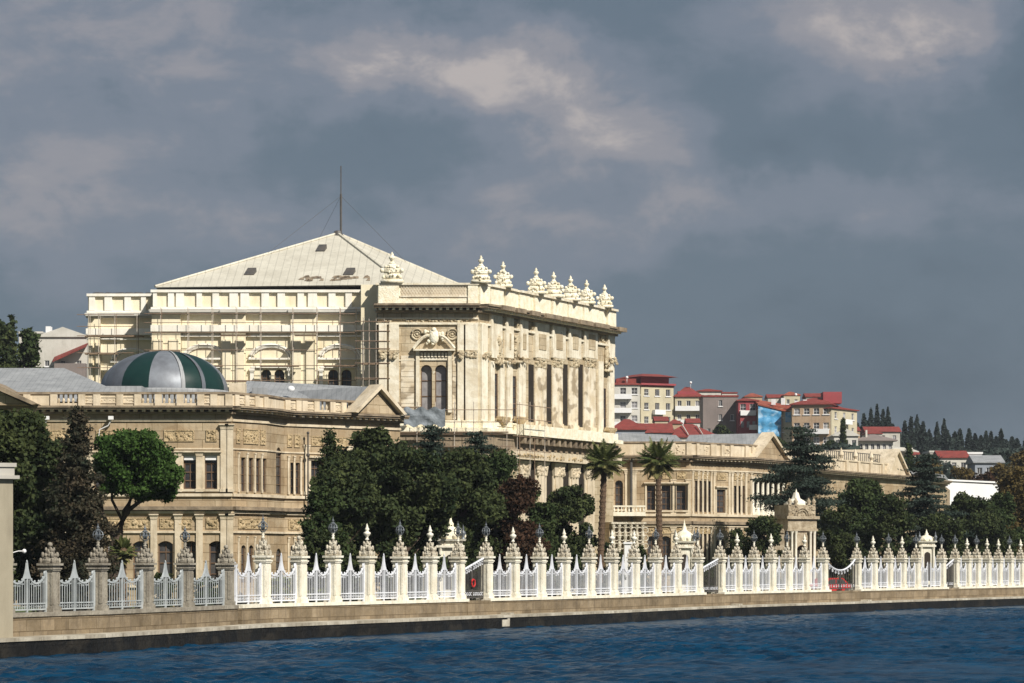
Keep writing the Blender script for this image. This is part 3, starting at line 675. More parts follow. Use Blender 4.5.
M['silver_d'] = mat('dull_silver_sheet', (.15, .165, .19), (.10, .11, .13), .8, rough=.5, metal=.2, streak=.3)
def left_wing():
    pl = [(-90, 190), (24, 190), (232, 190), (267, 193.2), (284, 196.5), (302, 197.5), (400, 203)]
    plan = [P(*q) for q in pl]; frs = [Fr(plan[i], plan[i+1]) for i in range(len(plan)-1)]
    F0, F1, F2, F3, F4, F5 = frs
    g = .9; dd = 190.0; Z = lambda py: Zp(py, dd)
    ZT, ZC1, ZC0 = Z(392), Z(406.5), Z(414)
    r = root('state_wing', *frs[1].p(5, -6, g), 'long two storey stone wing with balustraded roof and glass dome, partly behind dark trees', 'palace wing')
    up0, up1 = Z(489), Z(455); lo0, lo1 = Z(585), Z(541)
    W_ = MB()
    # F1 frontal part with windows
    ups = []; los = []
    for px in (30, 51, 72, 94, 116, 137, 162, 183.5, 204.8): ups.append((F1.u(px), F1.u(px+12.5), up0, up1, 'rect'))
    for px in (30, 56, 82, 106, 133, 158, 183.5, 209): los.append((F1.u(px), F1.u(px+15), lo0, lo1, 'seg'))
    wall(W_, F1, 0, F1.L, g, ZC0, ups+los)
    ups0 = [(F0.u(px), F0.u(px+12.5), up0, up1, 'rect') for px in (-60, -30, 2)]
    wall(W_, F0, 0, F0.L, g, ZC0, ups0)
    # F2 canted corner: four narrow openings above and below
    nar = []
    for px in (241.3, 249, 256.3, 263): nar.append((F2.u(px), F2.u(px+4.4), Z(491), Z(457), 'rect')); nar.append((F2.u(px), F2.u(px+4.4), Z(583), Z(545), 'arch'))
    nar = [(a, min(b, F2.L-.05), c, d, k) for a, b, c, d, k in nar]
    wall(W_, F2, 0, F2.L, g, ZC0, nar, .22)
    zz = lambda fr, px, py: fr.z(px, py)
    op3 = [(F3.u(276), F3.u(281.3), Z(492), Z(444), 'arch'), (F3.u(276), F3.u(281.3), Z(583), Z(548), 'arch')]
    wall(W_, F3, 0, F3.L, g, ZC0, op3, .14)
    nar4 = []
    for px in (290.5, 295.8): nar4.append((F4.u(px), F4.u(px+3.9), Z(491.5), Z(459), 'rect')); nar4.append((F4.u(px), F4.u(px+3.9), Z(583), Z(545), 'arch'))
    wall(W_, F4, 0, F4.L, g, ZC0, nar4, .22)
    ups5 = [(F5.u(px), F5.u(px+13), Z(489), Z(456), 'rect') for px in (310.5, 333, 355, 377)]; los5 = [(F5.u(px), F5.u(px+14), Z(583), Z(543), 'seg') for px in (309, 333, 357, 379)]
    wall(W_, F5, 0, F5.L, g, ZC0, ups5+los5)
    # sides and back
    back = [P(400, 222), P(-96, 212)]
    for A, B in ((plan[-1], back[0]), (back[0], back[1]), (back[1], plan[0])):
        W_.add([(A[0], A[1], g), (B[0], B[1], g), (B[0], B[1], ZC0), (A[0], A[1], ZC0)], [(0, 1, 2, 3)])
    W_.build('wall', M['wing'], r)
    for o in ups:
        window(r, F1, o, hood='flat', glass='glass', nh=3); bd = MB(); bd.fbox(F1, o[0]+.03, o[1]-.03, -.2, -.05, o[3]-.32, o[3]-.02); bd.build('window_blind', M['white'], r)
    for o in ups0: window(r, F0, o, hood='flat', nh=3)
    for o in los: window(r, F1, o, nh=3, glass='curtain' if rnd.random() < .35 else 'glass')
    for o in nar: window(r, F2, o, .22, nv=0, nh=3, sill=False, fw=.05)
    for o in op3: window(r, F3, o, .14, nv=0, nh=4, sill=False, fw=.05)
    for o in nar4: window(r, F4, o, .22, nv=0, nh=3, sill=False, fw=.05)
    for o in ups5: window(r, F5, o, hood='flat', nh=3)
    for o in los5: window(r, F5, o, nh=3)
    allf = [(f, 0, f.L) for f in frs]
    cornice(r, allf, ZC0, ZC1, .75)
    belt(r, allf, Z(421.5), Z(419), .10); belt(r, allf, Z(496.5), Z(493.5), .16); belt(r, allf, Z(510), Z(506.5), .40, 'cornice'); belt(r, allf, Z(513.5), Z(511), .18); belt(r, allf, Z(533), Z(531), .12)
    belt(r, allf, Z(449.5), Z(448), .07)
    # pilasters
    for px in (24, 46, 89, 154, 178.3, 199.6, 224, 230): pilaster(r, F1, F1.u(px), .42, Z(492), Z(451 if px < 220 else 424)); pilaster(r, F1, F1.u(px), .42, g+.4, Z(514))
    for f, pxs in ((F2, (238, 246.5, 254.3, 261.3)), (F4, (288, 293.8, 300.6)), (F5, (306, 327, 349, 372, 392))):
        for px in pxs:
            w = .13 if f is not F5 else .42; pilaster(r, f, f.u(px), w, Z(492), Z(452) if f is not F5 else Z(440), .07); pilaster(r, f, f.u(px), w, g+.4, Z(536), .07)
    # reliefs
    for a, b in ((28, 43), (50, 86), (96, 120), (122, 150), (164, 194), (206, 217)): relief(r, F1, F1.u(a), F1.u(b), Z(441.5), Z(430))
    for a, b in ((236, 240), (243, 258), (260, 265)): relief(r, F2, F2.u(a), F2.u(b), Z(443), Z(428))
    relief(r, F4, F4.u(287), F4.u(292), Z(443), Z(430)); relief(r, F4, F4.u(294), F4.u(300), Z(443), Z(430)); relief(r, F5, F5.u(311), F5.u(323), Z(441), Z(431)); relief(r, F5, F5.u(331), F5.u(347), Z(441), Z(431))
    for f, a, b in ((F1, 28, 100), (F1, 104, 150), (F1, 160, 192), (F1, 206, 218), (F2, 238, 266), (F4, 288, 300), (F5, 310, 340), (F5, 350, 385)): relief(r, f, f.u(a), f.u(b), Z(528.5), Z(518), size=.13)
    # parapet with balustrades
    pa = MB(); bl = MB(); cp = MB()
    bals = {1: [(56, 80), (140, 155), (161, 177), (183, 198)], 5: [(318, 330), (345, 352)]}
    for k, f in enumerate(frs):
        spans = [(f.u(a), f.u(b)) for a, b in bals.get(k, [])]; cur = 0; e = .003*k
        for a, b in spans+[(f.L, f.L)]:
            if a > cur: pa.fbox(f, cur, a, -.35, .0+e, ZC1, ZT-.14)
            if b > a:
                pa.fbox(f, a, b, -.33, -.02, ZC1, ZC1+.22); balusters(bl, f, a, b, ZC1+.22, ZT-.14, -.17)
                x, y, _ = f.p(0, 0, 0)
                cur = b
        cp.fbox(f, -.06, f.L+.06, -.42, .09+e, ZT-.14+e, ZT+e)
    for f, pxs in ((F1, (27, 54, 82, 97, 120, 138, 158.5, 180.3, 201, 214, 229)), (F2, (236, 246, 256, 265)), (F4, (287, 298)), (F5, (304, 316, 332, 343))):
        for px in pxs: pa.fbox(f, f.u(px)-.22, f.u(px)+.22, .004, .12, ZC1, ZT-.15)
    pa.build('parapet', M['wing_trim'], r)
    # balusters: each run turned along its frame
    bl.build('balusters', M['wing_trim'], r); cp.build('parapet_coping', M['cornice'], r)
    for f, a, b in ((F1, 84, 95), (F1, 100, 118), (F1, 122, 136), (F1, 203, 213), (F2, 238, 245), (F2, 248, 255), (F4, 289, 296), (F5, 305, 315), (F5, 333, 342)): relief(r, f, f.u(a), f.u(b), ZC1+.2, ZT-.3, 'wing_trim', size=.05)
    # lead hip roof behind
    ro = MB(); zr = ZT-.5; Rr = lambda px, py, d: (*P(px, d), Zp(py, d))
    e = [(*P(-90, 192), zr), (*P(142, 192), zr), (*P(150, 211), zr), (*P(-96, 211), zr)]; rid = [Rr(-40, 368, 202), Rr(64, 368, 202)]
    ro.add(e+rid, [(0, 1, 5, 4), (1, 2, 5), (2, 3, 4, 5), (3, 0, 4), (3, 2, 1, 0)])
    fl = [P(142, 192), P(232, 192), P(267, 195), P(302, 199.5), P(400, 205), P(400, 221.5), P(-96, 211.5)]
    ro.prism(fl, zr-.4, zr-.02)
    # low ridge over the right part, up to the gable
    z1 = Zp(386, 214); a = [(*P(236, 196), zr), (*P(366, 205), zr+.02), (*P(366, 220), zr), (*P(236, 215), zr)]; t = [(*P(247, 208), z1), (*P(368, 215), z1)]
    ro.add(a+t, [(0, 1, 5, 4), (1, 2, 5), (2, 3, 4, 5), (3, 0, 4)])
    ro.build('roof', M['lead'], r)
    ch = MB(); fch = Fr(P(74, 198), P(142, 198)); ch.fbox(fch, 0, fch.L, -3, 0, zr, Zp(386, 198)); ch.build('roof_lantern', M['lead'], r)
    ch = MB(); fch = Fr(P(229, 200), P(245, 200)); ch.fbox(fch, 0, fch.L, -1.2, 0, zr, Zp(383, 200)); ch.build('chimney', M['wing_trim'], r)
    ch = MB(); ch.ball((*P(291, 203), Zp(389, 203)), .26, .26, .22, 10, 6); ch.build('roof_vent', M['white'], r, True)
    ch = MB(); ch.box(*[P(253, 203)[0], P(268, 203)[0]], 202, 203.2, zr, Zp(388.5, 203)); ch.build('roof_hatch', M['lead'], r)
    # gable pediment at the right end, looking at the water
    fg = Fr(P(353, 199.4), P(399, 202.2)); zb = ZC1+.05; top = Zp(388, 205)
    m = MB(); m.fprism(fg, [(.3, zb), (fg.L-.3, zb), (fg.L/2, top-.35)], -.5, .12); m.build('pediment', M['wing'], r)
    m = MB(); m.fprism(fg, [(0, zb), (fg.L, zb), (fg.L/2, top-.1)], -13, -.7); m.build('gable_roof', M['lead'], r)
    m = MB()
    for s in (0, 1):
        u0, u1 = (0.0, fg.L/2) if s == 0 else (fg.L, fg.L/2); dz = .32
        m.fprism(fg, [(u0, zb), (u1, top-dz), (u1, top), (u0-(.25 if s == 0 else -.25), zb+.05)] if s == 0 else [(u1, top-dz), (u0, zb), (u0+.25, zb+.05), (u1, top)], -.69+.01*s, .55)
    m.build('raking_cornice', M['wing_trim'], r)
    relief(r, fg, fg.L*.42, fg.L*.58, zb+.3, zb+1.1)
    # gable pediment at the far left
    fg = Fr(P(-66, 188.6), P(33, 188.6)); zb = ZC1+.02; top = Zp(378, 189)
    m = MB(); m.fprism(fg, [(.3, zb), (fg.L-.3, zb), (fg.L/2, top-.4)], -12, -.05); m.build('pediment', M['wing'], r)
    m = MB(); m.fprism(fg, [(0, zb), (fg.L/2, top-.38), (fg.L/2, top), (-.3, zb+.06)], -12.2, .45); m.fprism(fg, [(fg.L/2, top-.38), (fg.L, zb), (fg.L+.3, zb+.06), (fg.L/2, top)], -12.21, .452); m.build('raking_cornice', M['cornice'], r)
    # rain pipe
    m = MB(); x, y, _ = F5.p(.15, .45, 0); m.tube([(x, y, g), (x, y, Z(427))], .055, 6); m.ball((x, y, Z(451)), .13, seg=8); m.ball((x, y, Z(428)), .10, seg=8); m.build('rain_pipe', M['iron_d'], r)
    for px in (48, 112):
        m = MB(); q = F1.p(F1.u(px), .5, 0); m.box(q[0]-.15, q[0]+.15, q[1]-.15, q[1]+.15, Z(420), Z(416.5)); m.tube([(q[0], q[1], Z(421)), (q[0]-.2, q[1]+.1, Z(426)), (q[0]-.75, q[1]+.2, Z(430)), (q[0]-.8, q[1]+.2, Z(438))], .04, 6); m.build('rain_hopper', M['white'], r)
    # glass and sheet dome
    dc = 214.0; cx, cy = P(164, dc); Rd = 64*dc/FP; zb = Zp(393, dc); zt = Zp(351, dc); hh = zt-zb
    cuts = [-180, -140, -100, -60, -34, -7, 22, 25.5, 42, 46, 75, 110, 145, 180]; cm = ['silver', 'green_g', 'silver', 'silver_d', 'green_g', 'silver', 'lead', 'green_g', 'silver_d', 'green_g', 'silver', 'green_g', 'silver']
    prof = []
    for i in range(13):
        a = math.pi/2*i/12; prof.append((Rd*math.cos(a)+.001, zb+hh*math.sin(a)**.92))
    for i in range(len(cuts)-1):
        k = max(2, int((cuts[i+1]-cuts[i])/5)); m = MB(); off = .05 if cuts[i+1]-cuts[i] < 6 else 0
        m.lathe(cx, cy, [(p+off, z+off) for p, z in prof], k, 0, R(-90+cuts[i]), R(-90+cuts[i+1])); m.build('dome_panel', M[cm[i]], r, True)
    m = MB(); m.lathe(cx, cy, [(Rd+.15, ZT-.9), (Rd+.15, zb), (Rd+.05, zb+.12)], 40); m.build('dome_drum', M['lead'], r)
left_wing()

# ================================================================== palace: ceremonial hall
def crest(par, x, y, z, h, name='parapet_crest', m='statue', seed=1):
    """carved marble trophy: swagged pedestal, scrolled body, ball and spike"""
    rg = random.Random(seed); b = MB(); w = h*.72; fr = Fr((x-w/2, y), (x+w/2, y)); uc = w/2
    prof = [(0, 1.0), (.10, 1.0), (.12, .80), (.30, .72), (.40, .86), (.46, .80), (.55, .50), (.62, .30), (.70, .16), (.76, .14)]
    for (z0, w0), (z1, w1) in zip(prof, prof[1:]): b.ftap(fr, uc, 0, z+z0*h, z+z1*h, w*w0, w*w1, w*.6*w0, w*.6*w1)
    b.lathe(x, y, [(w*.07, z+h*.74), (w*.15, z+h*.80), (w*.14, z+h*.85), (w*.05, z+h*.89), (w*.08, z+h*.93), (0, z+h*1.02)], 8)
    for s in (-1, 1):
        for zz, uu, rr in ((.18, .38, .07), (.40, .44, .09), (.52, .27, .06), (.05, .47, .05)): b.ball((x+s*w*uu, y-w*.22, z+zz*h), rr*w*1.2, rr*w, rr*w*1.3, 7, 5)
    for _ in range(14): 
        q = rg.uniform(.1, .62); k = w*.045*rg.uniform(.7, 1.3); b.ball((x+rg.uniform(-.36, .36)*w*(1.05-q), y-w*.30*(1.1-q*.7), z+q*h), k, k, k*1.3, 6, 4)
    b.build(name, M[m], par, True)

def hall():
    g = .9; dd = 237.0; Z = lambda py: Zp(py, dd)
    x_, y_ = P(300, 250); r = root('ceremonial_hall', x_, y_, g, 'tall cream stone palace hall with pyramid roof, giant columns and a scaffolded side', 'palace hall')
    # ---- scaffolded yellow side: recess, long wall, pier
    A = [P(88, 243.5), P(152, 243.5), P(152, 240), P(361, 240), P(361, 237.5), P(377, 237.5)]
    FA = Fr(A[0], A[1]); FB = Fr(A[2], A[3]); FC = Fr(A[4], A[5])
    W_ = MB(); top = Z(307.5)
    def pairs(f, c): return [(f.u(c-11.5), f.u(c-1.2), Z(402), Z(367), 'arch'), (f.u(c+1.8), f.u(c+12), Z(402), Z(367), 'arch')]
    wb = [o for c in (207, 272.5, 339.5) for o in pairs(FB, c)]; wa = pairs(FA, 131)
    wall(W_, FB, 0, FB.L, g, top, wb, .45); wall(W_, FA, 0, FA.L, g, top, wa, .45); W_.fbox(FC, 0, FC.L, -3, 0, g, Z(284))
    for a, b in ((A[1], A[2]),): W_.add([(a[0], a[1], g), (b[0], b[1], g), (b[0], b[1], top), (a[0], a[1], top)], [(0, 1, 2, 3)])
    bl, bb = P(88, 268), P(377, 268); W_.add([(A[0][0], A[0][1], g), (bl[0], bl[1], g), (bl[0], bl[1], top), (A[0][0], A[0][1], top)], [(3, 2, 1, 0)])
    W_.add([(bl[0], bl[1], g), (bb[0], bb[1], g), (bb[0], bb[1], Z(290)), (bl[0], bl[1], Z(290))], [(3, 2, 1, 0)])
    W_.build('side_wall', M['render_y'], r)
    for f, o in [(FB, q) for q in wb]+[(FA, q) for q in wa]: window(r, f, o, .45, nv=1, nh=3, trim='render_w', sill=False)
    # attic with white pilaster strips
    at = MB(); wp = MB()
    for f, e in ((FA, 0), (FB, .004)): 
        at.fbox(f, 0, f.L, -3, -.15, top, Z(289)); wp.fbox(f, -.1, f.L+.1, -3.1, .12, Z(289)+e, Z(286.3)+e); wp.fbox(f, -.1, f.L+.1, -.14, .02, Z(306), Z(303.8))
    for a, b in ((89, 95), (104.5, 112), (124.5, 131), (141, 146)): wp.fbox(FA, FA.u(a), FA.u(b), -.14, .04, Z(303.7), Z(289))
    for a, b in ((153, 157), (168, 174), (176, 184), (196.5, 202), (212.5, 219), (229.5, 238), (240.5, 249), (261.5, 269), (277.5, 285), (297.5, 304), (308, 317), (328.5, 335.5), (345.5, 352)): wp.fbox(FB, FB.u(a), FB.u(b), -.14, .04, Z(303.7), Z(289))
    at.build('attic', M['render_y'], r); wp.build('attic_pilasters', M['render_w'], r)
    ap = [(FA, 0, FA.L), (FB, 0, FB.L)]
    c = MB()
    for k, (f, a, b) in enumerate(ap):
        e = .004*k; c.fbox(f, a-.2, b+.1, .003, .60+e, Z(309.6)+e, Z(307)+e); c.fbox(f, a-.1, b+.05, .003, .38+e, Z(311.5)+e, Z(309.6)+e-.004)
    for a, b in ((88, 96), (152, 186), (222, 246), (290, 318)):
        f = FA if a < 150 else FB; c.fbox(f, f.u(a)-.1, f.u(b)+.1, .003, .85, Z(309.9), Z(306.8))
    c.build('side_cornice', M['apt_w'], r)
    belt(r, ap, Z(329), Z(322.5), .52, 'render_w', 'white_band'); belt(r, ap, Z(334), Z(332.5), .30, 'render_w')
    # broad piers and segmental arches round the window pairs
    pr = MB()
    for f, a, b in ((FA, 88.5, 101), (FB, 152.3, 181), (FB, 221.5, 246), (FB, 291, 317)):
        pr.fbox(f, f.u(a), f.u(b), .003, .36, g, Z(311.6)); m_ = (f.u(a)+f.u(b))/2
        for q in (-.27, .27):
            w = (f.u(b)-f.u(a)); pr.fbox(f, m_+q*w-w*.17, m_+q*w+w*.17, .362, .50, g, Z(337))
    pr.build('pier', M['render_y'], r)
    for f, cpx in ((FA, 131), (FB, 204.5), (FB, 271), (FB, 340)):
        wpx = 21 if f is FB else 19; a_, b_ = f.u(cpx-wpx), f.u(cpx+wpx); uc = (a_+b_)/2; rr = (b_-a_)/2; zs = Z(355.5); m = MB()
        for r2, t, n in ((rr, .13, .12), (rr*.86, .08, .10)):
            pts = [f.p(uc-r2*math.cos(math.pi*i/14), n, zs+r2*.62*math.sin(math.pi*i/14)) for i in range(15)]; m.tube(pts, t, 6)
        m.fbox(f, a_-.1, b_+.1, .003, .26, Z(357.2), Z(355.4)); m.fbox(f, a_+.1, b_-.1, .003, .20, Z(365.5), Z(364))
        for s in (-1, 1): m.fbox(f, uc+s*rr*.90-.15, uc+s*rr*.90+.15, .003, .22, g+8, Z(366)); m.fbox(f, uc+s*rr*.90-.22, uc+s*rr*.90+.22, .003, .28, Z(368.5), Z(366))
        x, y, _ = f.p(uc, -.2, 0); m.lathe(x, y, [(.14, Z(402)), (.10, Z(400)), (.10, Z(376)), (.18, Z(373))], 8)
        m.build('window_arch', M['render_w'], r)
    # ---- stone front facing the camera
    C0, C1, C2 = P(377, 236.2), P(478, 236.2), P(488, 237.6)
    sea = [(488, 237.6), (525, 243.2), (527.5, 242.4), (545, 246.0), (547, 247.0), (562.5, 249.8), (564.5, 250.5), (579, 253.2), (581, 254.0), (596, 256.6), (598, 257.6), (616, 261.5)]
    S = [P(*q) for q in sea]; F0 = Fr(C0, C1); F1 = Fr(C1, C2); Fs = Fr(P(488, 237.6), P(613.3, 261.2))
    ZPT, ZPB, ZC0 = Z(284), Z(305.5), Z(313.5); ledge0, ledge1 = Z(432.5), Z(421)
    W_ = MB(); tw = [(F0.u(420.8), F0.u(432), Z(412), Z(365.5), 'arch'), (F0.u(435), F0.u(446.5), Z(412), Z(365.5), 'arch')]
    tl = [(F0.u(410), F0.u(424), g+1, Z(480), 'arch'), (F0.u(436), F0.u(450), g+1, Z(480), 'arch')]
    wall(W_, F0, 0, F0.L, g, ZC0, tw+tl, .5); wall(W_, F1, 0, F1.L, g, ZC0, [], .3)
    # sea front: shallow wall openings; the loggia's shade is painted as a near-black sheet
    uo = lambda px: Fs.u(px); loz1, loz0 = Fs.z(560, 365.5), ledge1+.0
    lg = []
    for a, b in ((528.4, 534.2), (546.2, 551.8), (562.4, 568), (577.8, 583.2)): lg.append((uo(a), uo(b), ledge1+.3, Z(351)-.0, 'rect')); lg.append((uo(a-1), uo(b+1), g+1.0, Z(457), 'rect'))
    nw = [(uo(494), uo(497), Z(416), Z(372), 'arch'), (uo(512), uo(515.5), Z(416), Z(372), 'arch'), (uo(602.5), uo(605.5), Z(416), Z(372), 'arch')]
    lg = [(a, b, c, Zp(364, Fs.dep(a)) if c > 10 else d, k) for a, b, c, d, k in lg]
    wall(W_, Fs, 0, Fs.L, g, ZC0, lg+nw, .05)
    bk = [P(613.3, 261.2), P(606, 275), P(377, 275)]
    for a, b in zip(bk, bk[1:]): W_.add([(a[0], a[1], g), (b[0], b[1], g), (b[0], b[1], ZC0), (a[0], a[1], ZC0)], [(0, 1, 2, 3)])
    W_.fbox(F0, 0, .05, -6, 0, Z(330), ZC0)
    W_.build('wall', M['hall'], r)
    v = MB(); v.fbox(Fs, uo(526), uo(584), -.09, -.045, g, loz1+.5); v.build('loggia_shade_sheet', M['void'], r)
    for o in tw: window(r, F0, o, .5, glass='curtain', nv=0, nh=2, trim='hall_trim', sill=False)
    for o in tl: window(r, F0, o, .5, nv=1, nh=3, trim='hall_trim', sill=False)
    for o in nw: window(r, Fs, o, .045, nv=0, nh=3, trim='hall_trim', sill=False, fw=.05)
    # giant piers of the loggia and their capitals
    for i, (a, b) in enumerate(((534.4, 546.0), (552, 562.2), (568.2, 577.6), (583.4, 595))):
        a_, b_ = uo(a), uo(b); uc = (a_+b_)/2; w = (b_-a_); c = MB(); zt = Zp(358, Fs.dep(uc))
        for q in (-.24, .24):
            c.fbox(Fs, uc+q*w-w*.21, uc+q*w+w*.21, .003, .09, ledge1+.4, zt-.7)
        c.fbox(Fs, uc-w*.5, uc+w*.5, .003, .06, ledge1+.02, zt-.7); c.fbox(Fs, uc-w*.5, uc+w*.5, .003, .16, ledge1+.01, ledge1+.4); cl = c.build('giant_pier', M['hall_stained'], r)
        k = MB(); 
        for q in (-.24, .24):
            k.fbox(Fs, uc+q*w-w*.24, uc+q*w+w*.24, .003, .12, zt-.8, zt-.2)
        k.knobs(Fs, uc-w*.45, uc+w*.45, zt-.7, zt-.15, .14, .12, 18, random.Random(i)); k.fbox(Fs, uc-w*.5, uc+w*.5, .0, .22, zt-.2, zt); k.build('capital', M['hall_carved'], cl)
    # lower storey columns
    for i, (a, b) in enumerate(((516, 528.5), (534, 546), (551.5, 562.5), (568, 578), (583.5, 594))):
        a_, b_ = uo(a), uo(b); uc = (a_+b_)/2; w = b_-a_; zt = Z(458); c = MB(); c.fbox(Fs, uc-w*.46, uc+w*.46, .003, .10, g, zt-1.1); c.fbox(Fs, uc-w*.30, uc+w*.30, .102, .2, g, zt-1.1); cl = c.build('lower_column', M['wing_trim'], r)
        k = MB(); k.ftap(Fs, uc, .12, zt-1.1, zt-.2, w*.8, w*.95, .22, .34); k.knobs(Fs, uc-w*.42, uc+w*.42, zt-1.05, zt-.25, .25, .13, 20, random.Random(i)); k.fbox(Fs, uc-w*.5, uc+w*.5, .0, .34, zt-.2, zt); k.build('capital', M['wing_trim'], cl)
    # stepped upper piers: corner pair, panel wall, four bays over columns, end
    class Up:
        def fbox(s, *a):
            q = MB(); q.fbox(*a); q.build('pilaster', M['hall_trim'], r)
    up = Up(); bays = [(489, 500), (504, 511.5), (518, 526), (533, 547), (550.5, 563.5), (567, 579), (582.3, 595.5), (606, 612.8)]
    for a, b in bays: up.fbox(Fs, uo(a), uo(b), .003, .22, Zp(357.5, Fs.dep(uo(a))), ZC0)
    for a, b in ((489, 493), (498.5, 503), (505.5, 511), (517, 524), (597.5, 602), (607, 612.8)): up.fbox(Fs, uo(a), uo(b), .003, .16, ledge1, Zp(361, Fs.dep(uo(a))))
    for a, b in ((379, 387), (389, 399), (457.5, 463.8)): up.fbox(F0, F0.u(a), F0.u(b), .003, .22, ledge1, Z(324.5))
    up.fbox(F0, F0.u(465.5), F0.L+.02, .003, .36, ledge1, Z(324.5)); up.fbox(F1, 0, F1.L*.62, .003, .34, ledge1, Z(324.5)); 
    pass
    for a, b in ((401, 414), (452.5, 456.5)):
        rp = MB(); 
        for i in range(12): z_ = ledge1+.1+i*.42; rp.fbox(F0, F0.u(a), F0.u(b), .003, .05+.012*(i % 3), z_, z_+.39)
        rp.build('rusticated_panel', M['hall_stained'], r)
    cap = MB()
    for f, a, b in ((F0, 378.5, 387.5), (F0, 388.5, 399.5), (F0, 457.3, 464), (F0, 465, 478)): cap.fbox(f, f.u(a), f.u(b), .003, .42, Z(353), Z(351.2)); cap.knobs(f, f.u(a)+.1, f.u(b)-.1, Z(358.5), Z(353.2), .36, .13, 22)
    cap.knobs(F1, .1, F1.L-.1, Z(358.5), Z(353), .4, .13, 20)
    for a, b in bays[:3]+bays[-1:]:
        zc = Zp(357.8, Fs.dep(uo(a))); cap.knobs(Fs, uo(a), uo(b), zc-.45, zc, .42, .11, 16)
    cap.build('capitals', M['hall_carved'], r)
    allf = [(F0, 0, F0.L), (F1, 0, F1.L), (Fs, 0, Fs.L)]
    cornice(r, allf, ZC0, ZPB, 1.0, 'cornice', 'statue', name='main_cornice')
    for a, b in bays: ck = MB(); ck.fbox(Fs, uo(a)-.1, uo(b)+.1, .5, 1.30, ZC0+.33, ZPB+.05); ck.build('cornice_break', M['cornice'], r)
    belt(r, allf, Z(325.5), Z(323.3), .18, 'hall_trim'); belt(r, [(F0, 0, F0.L)], Z(320), Z(318.5), .10, 'hall_trim')
    belt(r, [(F0, 0, F0.L), (F1, 0, F1.L)], Z(361.5), Z(360.2), .08, 'hall_trim')
    fz = MB(); fz.knobs(F0, .3, F0.L-.3, Z(322.5), Z(319), .03, .09, 70); fz.knobs(Fs, .3, Fs.L-.3, Z(322), Z(317), .10, .12, 110); fz.build('carved_molding', M['hall_carved'], r)
    for a, b in ((504.5, 511), (518, 526), (534, 546), (551.5, 562.5), (568, 578), (584, 595)):
        zc = Zp(343, Fs.dep(uo(a))); q = MB(); q.fbox(Fs, uo(a)+.5, uo(b)-.5, .222, .27, zc-.5, zc+.8); q.build('raised_panel', M['hall'], r)
    # parapet
    pa = MB(); cp = MB()
    for k, f in enumerate((F0, F1, Fs)):
        e = .004*k; pa.fbox(f, 0, f.L, -.5, .05+e, ZPB, ZPT-.16); cp.fbox(f, -.1, f.L+.1, -.62, .26+e, ZPT-.16+e, ZPT+e)
    for f, a, b in ((F0, 378.5, 399), (F0, 468, 478)): pa.fbox(f, f.u(a), f.u(b), .052, .20, ZPB, ZPT-.17)
    pa.fbox(F1, 0, F1.L, .06, .22, ZPB, ZPT-.17)
    for a, b in bays: pa.fbox(Fs, uo(a)-.15, uo(b)+.15, .06, .26, ZPB, ZPT-.17); cp.fbox(Fs, uo(a)-.25, uo(b)+.25, .27, .44, ZPT-.17, ZPT+.01)
    pa.build('parapet', M['statue'], r); cp.build('parapet_coping', M['hall_trim'], r)
    lt = MB(); u0, u1, z0, z1 = F0.u(401), F0.u(466), Z(296.5), Z(287.5); bk_ = MB(); bk_.fbox(F0, u0, u1, .052, .062, z0, z1); bk_.build('lattice_backing', M['wing_trim'], r)
    k = 22
    for i in range(k):
        for j in range(2):
            for s in (-1, 1):
                cu = u0+(u1-u0)*(i+.5)/k; cz = z0+(z1-z0)*(j+.5)/2; du = (u1-u0)/k/2; dz = (z1-z0)/4; t = .03
                lt.add([F0.p(cu-du, .13, cz-s*dz-t), F0.p(cu+du, .13, cz+s*dz-t), F0.p(cu+du, .13, cz+s*dz+t), F0.p(cu-du, .13, cz-s*dz+t)], [(0, 1, 2, 3)])
    lt.fbox(F0, u0-.1, u1+.1, .052, .14, z0-.12, z0); lt.fbox(F0, u0-.1, u1+.1, .052, .14, z1, z1+.1); lt.build('lattice_panel', M['hall_trim'], r)
    # central bay ornament
    for px in (417, 452.3):
        m = MB(); uc = F0.u(px); zc = Z(335); m.ring(F0, uc, zc, .42, .09, .06, 16); m.ring(F0, uc, zc, .22, .05, .06, 12); m.ball(F0.p(uc, .05, zc), .12, .08, .12, 8, 5); m.build('medallion', M['hall_carved'], r, True)
    m = MB(); uc = F0.u(434); zb = Z(350.5)
    m.fbox(F0, F0.u(413.5), F0.u(455), .003, .60, Z(351.8), Z(350.2))
    for s in (-1, 1):
        pts = [F0.p(uc+s*(1.62-1.2*t), .35, zb+.08+1.02*math.sin(t*math.pi/2)) for t in [i/7 for i in range(8)]]; m.tube(pts, .13, 6)
    m.build('window_pediment', M['hall_trim'], r)
    m = MB(); m.ball(F0.p(uc, .3, Z(337.5)), .42, .25, .62, 10, 7); m.knobs(F0, uc-.7, uc+.7, Z(346), Z(331.5), .3, .14, 26); m.ball(F0.p(uc, .35, Z(331)), .22, .2, .22, 8, 5); m.build('cartouche', M['statue'], r, True)
    m = MB(); m.fbox(F0, F0.u(416), F0.u(419.6), .003, .22, Z(413), Z(352)); m.fbox(F0, F0.u(448), F0.u(452), .003, .22, Z(413), Z(352)); m.fbox(F0, F0.u(419.6), F0.u(448), .003, .12, Z(361), Z(358.5))
    for i in range(8): u = F0.u(420)+(F0.u(448)-F0.u(420))*(i+.5)/8; m.fbox(F0, u-.09, u+.09, .003, .22, Z(358), Z(353.5))
    x, y, _ = F0.p(F0.u(433.5), -.1, 0); m.lathe(x, y, [(.13, Z(412)), (.09, Z(409)), (.08, Z(376)), (.15, Z(372))], 8); m.build('window_surround', M['hall_trim'], r)
